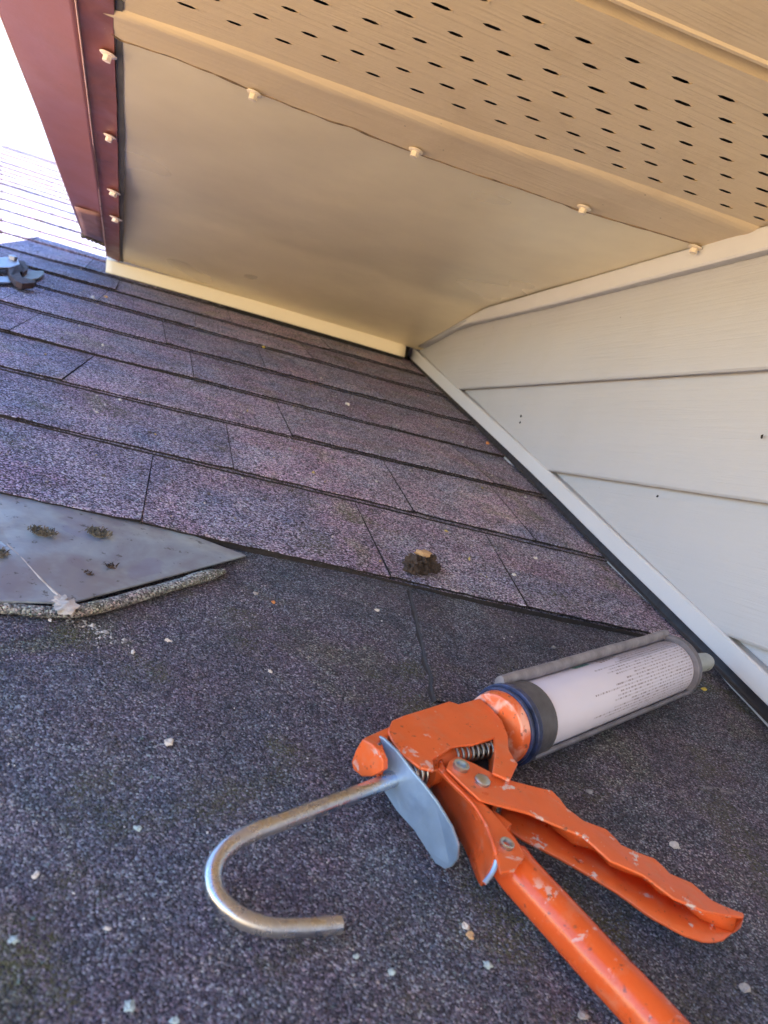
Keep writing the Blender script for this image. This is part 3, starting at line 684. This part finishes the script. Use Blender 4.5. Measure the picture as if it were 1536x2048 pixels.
# body: top plate with cut-out, floor plate and far web
T_N = NC + .0125
bp = [(784, 1441), (804, 1432), (859, 1415), (899, 1402), (917, 1408), (960, 1396), (985, 1418), (1004, 1440), (1016, 1471), (1018, 1500), (1036, 1528), (1020, 1560), (985, 1545), (990, 1512), (988, 1475), (945, 1489), (925, 1490), (903, 1494), (890, 1503), (866, 1517), (868, 1541), (841, 1535), (802, 1506), (785, 1480), (776, 1462)]
top = [at(u, v_, T_N) for u, v_ in bp]
bm = prism(top, -N * .0018); link('body_plate', bm, M_OR, gun, smooth=40, bevel=.0006)
bm = bmesh.new(); prism([p - N * .024 for p in top], -N * .0018, bm); link('floor_plate', bm, M_OR, gun, bevel=.0004)
bm = bmesh.new()                                     # far web (spine) along the upper outline
sp_ = [at(u, v_, T_N - .001) for u, v_ in bp[:6]]
for a, b in zip(sp_, sp_[1:]): box(bm, a, b - a, -Q * .0016, -N * .024)
# inner walls around the cut-out and the stub towards the disc
iw = [at(u, v_, T_N - .0019) for u, v_ in [(985, 1545), (990, 1512), (988, 1475)]]
for a, b in zip(iw, iw[1:]): box(bm, a, b - a, A * .0016, -N * .0225)
prism([at(u, v_, T_N - .0019) for u, v_ in [(1016, 1471), (1018, 1500), (1036, 1528), (1020, 1560), (1012, 1557), (1010, 1500), (1000, 1470)]], -N * .022, bm)
link('spine', bm, M_OR, gun, bevel=.0005)
# rear lug folded round the rod
lg = [(722, 1480), (726, 1474), (742, 1466), (768, 1456), (784, 1446), (784, 1460), (768, 1478), (757, 1476), (768, 1504), (766, 1520)]
bm = bmesh.new()
lugtop = [at(u, v_, T_N - .001) for u, v_ in [(724, 1482), (730, 1474), (784, 1450), (786, 1466), (768, 1474), (745, 1496)]]
prism(lugtop, -N * .0018, bm)
LP = at(723, 1481, T_N - .001)
prism([onp(u, v_, LP, A) for u, v_ in [(724, 1478), (742, 1488), (757, 1502), (766, 1522), (766, 1541), (744, 1554), (723, 1554), (706, 1540), (702, 1524), (711, 1500)]], A * .004, bm)
link('rear_lug', bm, M_OR, gun, bevel=.0012, seg=3)
bm = bmesh.new(); prism([at(u, v_, NC - .009) for u, v_ in [(724, 1510), (800, 1468), (842, 1500), (842, 1540), (765, 1545)]], -N * .002, bm); link('lug_floor', bm, M_OR, gun, bevel=.0004)
bm = bmesh.new(); prism([at(u, v_, NC + .001) for u, v_ in [(872, 1518), (890, 1500), (990, 1470), (992, 1530), (980, 1560), (900, 1545)]], -N * .004, bm); link('cutout_shade_plate', bm, M_DARK, gun)  # added dark plate, stands in for the shade inside the cut-out
# boss the rod passes through
bm = bmesh.new(); lathe(bm, F + A * .315 + Q * .187 + N * .0225, A, [(0, .0095), (.002, .0100), (.03, .0100), (.032, .008)], 28); link('rod_boss', bm, M_OR, gun, smooth=40)
# plunger rod with its hooked end
RN = .0225
rod = [F + A * .372 + Q * .187 + N * RN, F + A * .340 + Q * .187 + N * RN, F + A * .3 + Q * .187 + N * RN, F + A * .26 + Q * .1865 + N * RN] + [at(u, v_, n) for u, v_, n in [(588, 1634, .0222), (548, 1649, .0218), (510, 1663, .0210), (465, 1688, .0195), (434, 1721, .0178), (425, 1757, .0160), (436, 1795, .0140), (472, 1829, .0118), (515, 1848, .0098), (556, 1855, .0082), (615, 1854, .0062), (680, 1848, .0052)]]
rr = catmull(rod[3:], 8); rr = rod[:3] + rr
bm = bmesh.new(); tube(bm, rr, .0040, 20, hint=N); link('plunger_rod', bm, M_ROD, gun, smooth=60, bevel=.0004)
# notches on the lower side of the rod are left to its steel grain; release plate
P0 = at(784, 1557, RN)
rel = [(757, 1472), (768, 1500), (773, 1528), (763, 1552), (768, 1583), (793, 1622), (827, 1660), (850, 1702), (863, 1730), (880, 1743), (893, 1739), (908, 1722), (914, 1693), (903, 1655), (872, 1602), (846, 1568), (825, 1543), (793, 1502), (766, 1476)]
bm = prism([onp(u, v_, P0, A) + A * (.004 * min(1, max(0, (v_ - 1640) / 110)) ** 2) for u, v_ in rel], A * .0016); link('release_plate', bm, M_PLATE, gun, bevel=.0004)
bm = bmesh.new()
def coil(bm, P, ax, L, r, turns, wr, seg=18):
    u, v_ = frame(ax); pts = []
    for k in range(int(turns * seg) + 1):
        t = k / (turns * seg); th = 2 * math.pi * turns * t; pts.append(P + ax * (L * t) + u * (r * math.cos(th)) + v_ * (r * math.sin(th)))
    return tube(bm, pts, wr, 8, hint=ax)
coil(bm, F + A * .2935 + Q * .187 + N * RN, A, .018, .0083, 4.5, .0012); link('return_spring', bm, M_SPR, gun, smooth=60)
bm = bmesh.new(); c0_ = at(906, 1512, T_N - .006); c1_ = at(985, 1498, T_N - .006); coil(bm, c0_ , (c1_ - c0_).normalized(), (c1_ - c0_).length, .0042, 8, .0008); link('grip_spring', bm, M_SPD, gun, smooth=60)
# handle: side plate, curved guard and the round tube
H_N = .0325
hp = [(868, 1538), (893, 1534), (916, 1553), (939, 1579), (961, 1601), (985, 1622), (1005, 1648), (1036, 1684), (1050, 1712), (1030, 1740), (1002, 1745), (992, 1707), (979, 1667), (948, 1610), (926, 1588), (899, 1562), (878, 1540)]
bm = prism([at(u, v_, H_N) for u, v_ in hp], -N * .0018); link('handle_plate', bm, M_OR, gun, bevel=.0005)
gr = [(878, 1539), (899, 1562), (926, 1588), (948, 1612), (966, 1640), (979, 1667), (990, 1700), (992, 1722), (985, 1745), (968, 1768)]
gl = [(860, 1546), (864, 1572), (876, 1602), (890, 1625), (905, 1648), (922, 1680), (938, 1711), (947, 1735), (955, 1755), (964, 1772)]
Rr = [at(u, v_, H_N + .0004 - .012 * max(0, i - 6) / 3) for i, (u, v_) in enumerate(gr)]; Ll = [at(u, v_, .0085) for u, v_ in gl]
Rr = catmull(Rr, 4); Ll = catmull(Ll, 4); rows = []
for a, b in zip(Rr, Ll):
    d = b - a; nn = N * (N.dot(d)); hh = d - nn; rows.append([a + hh * (math.sin(t * math.pi / 2) ** 1.0 * 1.0) + nn * (1 - math.cos(t * math.pi / 2)) for t in (0, .15, .3, .45, .6, .8, 1)])
bm = bmesh.new(); loft(bm, rows); bmesh.ops.recalc_face_normals(bm, faces=bm.faces[:]); solid(link('guard', bm, M_ORG, gun, smooth=60), .0016, 0)
bm = bmesh.new(); tube(bm, [p + N * .0002 for p in Rr], .0009, 8); link('guard_edge', bm, M_ORG, gun, smooth=60)
bm = bmesh.new(); tube(bm, [p + N * .0006 for p in Rr[-9:]], .0012, 8); link('bare_metal_edge', bm, M_PLATE, gun, smooth=60)
tc_ = [at(985, 1672, .0190), at(1030, 1738, .0185), at(1062, 1775, .0180), at(1120, 1838, .0170), at(1200, 1926, .0155), at(1283, 2014, .0140), at(1360, 2098, .0128), at(1450, 2196, .0120), at(1500, 2250, .0118)]
tcs = catmull(tc_, 8); n_ = len(tcs)
bm = bmesh.new(); tube(bm, tcs, [(.0088 if i < 6 else .0104) if i < n_ - 3 else .0104 - .002 * (i - n_ + 4) for i in range(n_)], 40, hint=N); link('handle_tube', bm, M_ORG, gun, smooth=60)
# trigger: a channel with top flange, wavy far web, lower flange
tt = [(893, 1536), (899, 1520), (915, 1512), (950, 1527), (985, 1545), (1028, 1562), (1075, 1574), (1104, 1580), (1120, 1597), (1133, 1614), (1168, 1641), (1190, 1649), (1212, 1657), (1228, 1672), (1243, 1689), (1276, 1704), (1309, 1716), (1326, 1731), (1340, 1746), (1384, 1765), (1423, 1799), (1450, 1812), (1487, 1826)]
tn = [(1485, 1834), (1450, 1830), (1410, 1822), (1348, 1796), (1287, 1750), (1221, 1721), (1168, 1673), (1106, 1647), (1058, 1626), (1005, 1612), (961, 1600), (939, 1579)]
TT = lambda i, n: .0355 - .0125 * (i / (n - 1))
topf = [at(u, v_, TT(i, len(tt))) for i, (u, v_) in enumerate(tt)]; topn = [at(u, v_, TT(len(tn) - 1 - i, len(tn))) for i, (u, v_) in enumerate(tn)]
bm = bmesh.new()
ctl = topf + topn; prism(ctl, -N * .0016, bm); link('trigger_plate', bm, M_OR2, gun, bevel=.0006)
wb = topf[5:]; bm = bmesh.new(); rows = [[p - N * .001 for p in wb], [p - N * .009 + Q * .0003 for p in wb], [p - N * (.0175 - .0045 * i / (len(wb) - 1)) for i, p in enumerate(wb)]]
loft(bm, rows); bmesh.ops.recalc_face_normals(bm, faces=bm.faces[:]); solid(link('trigger_web', bm, M_OR2, gun, smooth=35), .0016, 0)
bl = [(1480, 1852), (1445, 1882), (1410, 1885), (1366, 1870), (1300, 1834), (1234, 1786), (1168, 1746), (1124, 1720), (1045, 1680), (1010, 1655), (1000, 1640)]
botn = [at(u, v_, .0095 + .006 * i / 10) for i, (u, v_) in enumerate(bl)]
bm = bmesh.new(); far = [p - N * (.0175 - .0045 * i / (len(wb) - 1)) for i, p in enumerate(wb)]
# loft the lower flange between the web foot and its near edge
def resample(p, n):
    L = [0]
    for a, b in zip(p, p[1:]): L.append(L[-1] + (b - a).length)
    out = []
    for k in range(n):
        d = L[-1] * k / (n - 1); j = max(i for i in range(len(L)) if L[i] <= d + 1e-9); j = min(j, len(p) - 2)
        out.append(p[j].lerp(p[j + 1], (d - L[j]) / max(1e-9, L[j + 1] - L[j])))
    return out
fr = resample(far[::-1], 30); nr = resample(botn, 30)
loft(bm, [fr, [a.lerp(b, .5) - N * .0006 for a, b in zip(fr, nr)], nr]); bmesh.ops.recalc_face_normals(bm, faces=bm.faces[:])
solid(link('trigger_lower_flange', bm, M_OR2, gun, smooth=35), .0016, 0)
bm = bmesh.new(); tp0, tp1 = topf[-1], topn[0]; loft(bm, [[topf[-1] - N * .0005, topn[0] - N * .0005], [fr[0], nr[0]]]); solid(link('trigger_tip', bm, M_OR2, gun), .0016, 0)
bm = bmesh.new(); prism([at(u, v_, .028) for u, v_ in [(985, 1618), (1005, 1632), (1025, 1648), (1012, 1660), (990, 1640)]], -N * .004, bm); link('linkage', bm, M_OR, gun, bevel=.0005)
def rivet(u, v_, n, r, hole=False):
    P = at(u, v_, n); bm = bmesh.new()
    pr_ = [(-.001, r), (.0006, r), (.0014, r * .82), (.0019, r * .45), (.002, .0)] if not hole else [(-.001, r), (.0012, r), (.0016, r * .85), (.0012, r * .6), (-.0006, r * .5), (-.0006, 0)]
    lathe(bm, P, N, pr_, 28); link('rivet', bm, M_RIV, gun, smooth=40)
rivet(922, 1532, .0358, .0043, True); rivet(965, 1561, .0350, .0042); rivet(1013, 1689, H_N + .0004, .0036, True)

# ------------------------------------------------------------------ sealant cartridge
cart = empty('sealant_cartridge', G(.52), 'white printed sealant cartridge held in the tray of the orange gun', 'cartridge')
m = Mt('printed_label', .35, 0, .5)
sx = m.n('ShaderNodeSeparateXYZ'); m.l(m.co, sx.inputs[0])
ang = m.math('ARCTAN2', sx.outputs['Y'], sx.outputs['X']); row = m.math('MULTIPLY', ang, 9.0)
fr_ = m.math('FRACT', row); fl_ = m.math('FLOOR', row)
cb = m.n('ShaderNodeCombineXYZ'); m.l(m.math('MULTIPLY', sx.outputs['Z'], 420), cb.inputs[0]); m.l(m.math('MULTIPLY', fl_, 7.3), cb.inputs[1])
tx = m.n('ShaderNodeTexNoise'); tx.inputs['Scale'].default_value = 1; tx.inputs['Detail'].default_value = 2; m.l(cb.outputs[0], tx.inputs['Vector'])
letter = m.ramp(tx.outputs['Fac'], [(.40, 1), (.5, .25)])
cb2 = m.n('ShaderNodeCombineXYZ'); m.l(m.math('MULTIPLY', fl_, 3.7), cb2.inputs[1])
rs = m.n('ShaderNodeTexWhiteNoise'); rs.noise_dimensions = '3D'; m.l(cb2.outputs[0], rs.inputs['Vector'])
st_ = m.math('ADD', -.06, m.math('MULTIPLY', rs.outputs['Value'], .075))
gate = m.math('GREATER_THAN', sx.outputs['Z'], st_); gate2 = m.math('LESS_THAN', sx.outputs['Z'], .098)
stripe = m.math('MULTIPLY', m.math('GREATER_THAN', fr_, .52), m.math('MULTIPLY', gate, gate2))
ink = m.math('MULTIPLY', m.math('MULTIPLY', stripe, letter), .95)
base = m.mix(ink, m.mix(m.noise(25, 3), (.58, .58, .74), (.68, .68, .84)), (.22, .20, .27)); m.color(base); M_LAB = m.m
bm = bmesh.new(); lathe(bm, G(.4205), A, [(0, RC - .006), (.0006, RC - .0012), (.006, RC - .0006), (.196, RC - .0006), (.2005, RC - .0014), (.201, .010), (.2015, .0105)], 64)
me = bpy.data.meshes.new('tube'); bm.to_mesh(me); bm.free(); tb = bpy.data.objects.new('tube_body', me); COL.objects.link(tb); tb.parent = cart
rot = Matrix((Q, N, A)).transposed()                  # local x,y,z = Q,N,A
mw = Matrix.Translation(G(.52)) @ rot.to_4x4(); me.transform(mw.inverted()); tb.matrix_local = Matrix.Translation(-Vector(cart.location)) @ mw; me.materials.append(M_LAB)
me.polygons.foreach_set('use_smooth', [True] * len(me.polygons)); me.set_sharp_from_angle(angle=R_(35))
M_NOZ = simple('cloudy_nozzle', (.36, .40, .41), .35, 0, .1, 60)
bm = bmesh.new(); lathe(bm, G(.6275), (A - Q * .10 - N * .05).normalized(), [(0, .0100), (.004, .0100), (.0045, .0085), (.056, .0078), (.060, .0064), (.0605, .003)], 28); link('nozzle', bm, M_NOZ, cart, smooth=40)
# printed marks on the label: a teal tab and a small brown emblem
def lab_patch(name, a0, a1, t0, t1, mat):
    bm = bmesh.new(); loft(bm, [[arc(a0 + (a1 - a0) * i / 6, t0 + (t1 - t0) * j / 6, RC - .0003) for j in range(7)] for i in range(7)]); bmesh.ops.recalc_face_normals(bm, faces=bm.faces[:]); link(name, bm, mat, cart, smooth=60)
M_TEAL = simple('teal_print', (.06, .22, .22), .4); M_BRN = simple('brown_print', (.16, .12, .10), .4, 0, .5, 300)
lab_patch('teal_print', .478, .497, lo_th + .10, lo_th + .24, M_TEAL)
for k in range(6): lab_patch('brown_print', .508 + k * .0045, .5098 + k * .0045, lo_th + .14, lo_th + .38 - .02 * k, M_BRN)
for k in range(7): 
    t = lo_th + .30 + k * .055
    lab_patch('grey_print', .535, .62, t, t + .018, simple('grey_print', (.36, .34, .40), .4, 0, .3, 200)) if k == 0 else lab_patch('grey_print', .535 - .002 * k, .62, t, t + .018, bpy.data.materials['grey_print'])

# ------------------------------------------------------------------ hand tool at the left edge
tool = empty('hand_tool', at(20, 545, .008), 'steel hand tool with hooked dark jaw and bolt, cut off by the left edge', 'hand tool')
M_TS = steel('tool_steel', (.42, .45, .52), .45); M_TD = simple('dark_jaw', (.055, .035, .038), .7, .3, .3, 60); M_TG = simple('grey_blade', (.16, .18, .185), .55)
def poly(name, px, n, th, mat, parent, bev=.0012):
    bm = prism([at(u, v_, n) for u, v_ in px], -N * th); return link(name, bm, mat, parent, bevel=bev)
poly('shank', [(-90, 500), (-40, 512), (0, 514), (20, 513), (36, 518), (40, 528), (20, 535), (-40, 534), (-90, 524)], .020, .004, M_TS, tool)
poly('hook_jaw', [(14, 530), (38, 520), (50, 523), (57, 533), (54, 540), (46, 545), (42, 537), (38, 528), (40, 545), (44, 553), (60, 560), (74, 561), (68, 566), (45, 567), (32, 562), (20, 550)], .0185, .009, M_TD, tool)
poly('blade', [(44, 546), (50, 541), (88, 541), (88, 548), (78, 556), (64, 559), (46, 555)], .0115, .003, M_TG, tool)
bm = bmesh.new(); P = at(25, 520, .020); prism([P + X * (.007 * math.cos(a)) + S * (.007 * math.sin(a)) for a in [math.pi / 3 * k for k in range(6)]], N * .007, bm); link('bolt_head', bm, M_TS, tool, bevel=.0006)
poly('lower_jaw', [(-90, 556), (-20, 552), (16, 552), (34, 561), (20, 565), (-40, 563), (-90, 568)], .011, .003, M_TS, tool)

# ------------------------------------------------------------------ debris
M_BARK = simple('dark_bark', (.05, .035, .03), .9, 0, .5, 120, .002, 150); M_TAN = simple('tan_flake', (.5, .32, .17), .8, 0, .2, 90, .0008)
M_MOSS = simple('dry_moss', (.15, .13, .10), .95, 0, .5, 200, .001, 300, c2=(.04, .036, .032))
db = empty('bark_chunk', at(840, 1130), 'dark crumb of rotten bark with a tan flake on top, on the lowest shingle course', 'debris')
bm = bmesh.new()
for q_, (u, v_, n_, a_r) in enumerate([(828, 1128, .013, .0075), (842, 1122, .014, .0075), (858, 1124, .013, .0065), (868, 1136, .010, .0055), (822, 1138, .010, .006), (845, 1140, .009, .0065)]): blob(bm, at(u, v_, n_), (a_r, a_r * .9, a_r * .95), q_ * 2.3, .45, 3, 2.4)
link('bark', bm, M_BARK, db)
bm = bmesh.new(); blob(bm, at(846, 1106, .0215), (.0075, .0055, .0024), 5, .3, 2, 1.5); link('flake', bm, M_TAN, db)
def tuft(name, u, v_, n, rad, cnt, label, cat, group=None, mat=M_MOSS, h=.006, parent=None):
    base = at(u, v_, n); bm = bmesh.new()
    blob(bm, base - N * .001, (rad[0] * .6, rad[1] * .6, h * .25), cnt, .5, 2, 2.5)
    for k in range(cnt):
        th = random.uniform(0, 6.28); rr_ = math.sqrt(random.random()); p = base + X * (math.cos(th) * rad[0] * rr_) + S * (math.sin(th) * rad[1] * rr_)
        d = (N * random.uniform(.2, 1) + X * random.uniform(-1, 1) + S * random.uniform(-1, 1)).normalized(); L = random.uniform(.3, 1) * h
        wv = d.cross(Vector((random.random(), random.random(), random.random()))).normalized() * .0004
        q0, q1, q2 = p, p + d * L * .5 + N * .0006, p + d * L - N * .001
        v4 = [bm.verts.new(x) for x in (q0 - wv, q0 + wv, q1 + wv, q1 - wv)]; bm.faces.new(v4); v3 = bm.verts.new(q2); bm.faces.new((v4[3], v4[2], v3))
    o = link(name, bm, mat, parent, origin=base if not parent else None)
    return tag(o, label, cat, group) if not parent else o
tuft('moss_clump', 84, 1064, .0085, (.0095, .005), 200, 'left of the two dry moss tufts on the grey flashing', 'moss', 'moss tufts on the flashing')
tuft('moss_clump', 196, 1066, .0080, (.009, .0055), 200, 'right of the two dry moss tufts on the grey flashing', 'moss', 'moss tufts on the flashing')
tuft('twig_litter', 178, 1146, .0080, (.0035, .002), 18, 'tiny dark crumb of litter near the corner of the flashing', 'litter', mat=M_BARK, h=.003)
tuft('twig_litter', 222, 1132, .0076, (.005, .0025), 24, 'spidery bit of dark litter in the middle of the flashing', 'litter', mat=M_BARK, h=.006)
tuft('moss_clump', 2, 1108, .0085, (.004, .005), 80, 'small moss tuft cut off by the left edge of the photo', 'moss', mat=M_MOSS)
# moss packed in the open end of the fascia
bm = bmesh.new()
for k in range(16):
    t = k / 15; p = onz(168 + 42 * t, 470 + 17 * t, .290); blob(bm, p, (.006, .008, .005), k, .5, 2, 2)
link('moss_plug', bm, M_MOSS, fas)

# named pebbles and flecks, each where it lies
M_PW = simple('white_pebble', (.55, .52, .5), .7, 0, .2, 300, .0004); M_PG = simple('grey_pebble', (.3, .29, .3), .8, 0, .25, 300, .0004)
M_PY = simple('ochre_fleck', (.45, .36, .08), .8, 0, .2, 200); M_PO = simple('rust_fleck', (.5, .2, .07), .8, 0, .2, 200); M_PB = simple('bluish_pebble', (.36, .46, .5), .6, 0, .2, 300)
peb = [(338, 1483, .0032, M_PW, 'white pebble lying on the sheet left of the gun body'), (512, 1187, .0026, M_PG, 'round grey pebble right of the rolled bead end'),
       (547, 1204, .0022, M_PO, 'small rusty ring-like fleck right of the grey pebble'), (337, 1281, .0022, M_PW, 'white pebble below the middle of the rolled bead'),
       (266, 1304, .0022, M_PW, 'white pebble below the sealant blob trail'), (695, 808, .0048, M_PW, 'largest white flake on the middle shingle courses'),
       (205, 690, .0030, M_PW, 'white pebble on the shingles below the hand tool'), (527, 694, .0036, M_PY, 'yellow flake below the beige bottom trim'),
       (212, 593, .0042, M_TAN, 'tan crumb on the shingles right of the hand tool'), (1071, 1116, .0030, M_PW, 'white speck right of the bark chunk, on the course edge'),
       (1028, 1149, .0034, M_PW, 'pale oval flake right of the bark chunk'), (1108, 1295, .0026, M_PG, 'grey fleck on the sheet above the grey tray rail'),
       (932, 1853, .0028, M_PW, 'white pebble between rod hook and handle, touching a tan one'), (940, 1870, .0026, M_TAN, 'tan pebble between rod hook and handle, touching a white one'),
       (1349, 1690, .0044, M_PW, 'jagged white flake right of the trigger'), (1179, 1583, .0030, M_PG, 'grey flake just above the trigger'),
       (713, 1912, .0020, M_PB, 'bluish grain below the tip of the rod hook'), (783, 1945, .0022, M_PB, 'bluish grain near the bottom edge, left of the handle'),
       (975, 1930, .0026, M_PB, 'pale blue chip left of the handle tube'), (1165, 2030, .0030, M_PG, 'grey ring-like grain at the bottom edge beside the handle'),
       (215, 1857, .0018, M_PW, 'white grain far left of the rod hook'), (72, 1750, .0022, M_PW, 'white grain near the lower left edge'),
       (276, 1657, .0020, M_PB, 'bluish white grain left of the hook bend'), (258, 2013, .0030, M_PB, 'light blue blurred grain at the bottom edge, left'),
       (350, 2042, .0024, M_PB, 'pale blurred grain at the very bottom edge'), (27, 1880, .0026, M_PB, 'lilac blurred grain at the lower left edge'),
       (1207, 1392, .0030, M_PG, 'grey chip in the shade right under the tray'), (1408, 1378, .0034, M_PY, 'yellowish chip beside the front end of the tray'),
       (100, 1240, .0016, M_PW, 'white grain just below the rolled bead'), (540, 1342, .0022, M_PW, 'white pebble in the middle of the dark sheet'),
       (868, 1222, .0020, M_PW, 'white speck just below the lowest course edge'), (755, 1220, .0026, M_PW, 'white speck at the seam below the lowest course'),
       (1490, 1975, .0040, M_PG, 'pale crusty chip near the lower right corner'), (975, 886, .0050, M_PO, 'reddish leaf scrap on the shingles near the wall')]
for i, (u, v_, r, mt_, lab) in enumerate(peb):
    on_sh = v_ < 1000 + u * .2; n = (.0065 if on_sh else .0008) + r * .35
    r *= .72; P = at(u, v_, n); bm = bmesh.new(); blob(bm, P, (r * random.uniform(.8, 1.15), r * random.uniform(.7, 1), r * random.uniform(.45, .7)), i, .5, 2, 2.1)
    cat = 'pebble' if 'pebble' in lab or 'grain' in lab else 'debris'
    tag(link('pebble' if cat == 'pebble' else 'debris_chip', bm, mt_, origin=P), lab, cat)

# loose granules: too many to count
def scatter(name, cnt, region, size, cols, seed, nfun, jitter=.0):
    r = np.random.default_rng(seed); V, Fc, T = [], [], []
    octa = np.array([(1, 0, 0), (-1, 0, 0), (0, 1, 0), (0, -1, 0), (0, 0, 1), (0, 0, -1)], float); fo = [(0, 2, 4), (2, 1, 4), (1, 3, 4), (3, 0, 4), (2, 0, 5), (1, 2, 5), (3, 1, 5), (0, 3, 5)]
    Xn, Sn, Nn, Fn = (np.array(v) for v in (X, S, N, F)); k = 0
    for _ in range(cnt):
        x, s = region(r)
        if x is None: continue
        sz = size[0] * math.exp(r.normal(0, size[1])); sc_ = sz * r.uniform(.6, 1.2, 3); sc_[2] *= .7
        th = r.uniform(0, 6.28); c, sn = math.cos(th), math.sin(th); o8 = octa * sc_ + r.normal(0, sz * .12, (6, 3))
        loc = Fn + Xn * x + Sn * s + Nn * (nfun(x, s) + sz * .3)
        lx = o8[:, 0] * c - o8[:, 1] * sn; ly = o8[:, 0] * sn + o8[:, 1] * c
        V.append(loc + lx[:, None] * Xn + ly[:, None] * Sn + o8[:, 2:3] * Nn); Fc += [(a + k, b + k, d + k) for a, b, d in fo]; T += [r.random()] * 8; k += 6
    me = bpy.data.meshes.new(name); me.from_pydata(np.concatenate(V).tolist(), [], Fc); a = me.attributes.new('tint', 'FLOAT', 'FACE'); a.data.foreach_set('value', T); me.update()
    m = Mt(name + '_mat', .75, 0, .35); at_ = m.n('ShaderNodeAttribute', attribute_name='tint'); m.color(m.ramp(at_.outputs['Fac'], cols, True))
    return tag(link(name, me, m.m), kind='stuff')
def reg_fg(r):
    s = .08 + .52 * r.random() ** 1.1; x = r.uniform(-.16, WX - .03); return (x, s)
scatter('loose_granules', 30000, reg_fg, (.00042, .38), [(0, (.03, .03, .04)), (.4, (.08, .078, .105)), (.7, (.15, .145, .19)), (.88, (.1, .16, .17)), (.94, (.3, .3, .33)), (.985, (.6, .6, .62))], 3, sheet_n)
def reg_sh(r):
    s = r.uniform(.6, 1.7); x = r.uniform(-.35, WX - .03); return (x, s)
def n_sh(x, s):
    for i in range(len(cu) - 1):
        a, b = cs(i, x), cs(i + 1, x)
        if a + .003 <= s < b: return .0068 + (.0012 - .0068) * (s - a) / (b + .03 - a) + .0003
    return .0
scatter('loose_shingle_granules', 2600, reg_sh, (.0010, .4), [(0, (.10, .09, .10)), (.5, (.25, .23, .25)), (.8, (.5, .48, .48)), (.95, (.4, .3, .12))], 5, n_sh)
# pale crumbs spilled below the sealant blob
def reg_cr(r):
    t = r.random(); c = xs(at(165 + 75 * t, 1242 + 50 * t)); return (c[0] + r.normal(0, .004), c[1] + r.normal(0, .003))
scatter('sealant_crumbs', 60, reg_cr, (.0009, .35), [(0, (.25, .25, .26)), (.5, (.42, .41, .42))], 8, sheet_n)
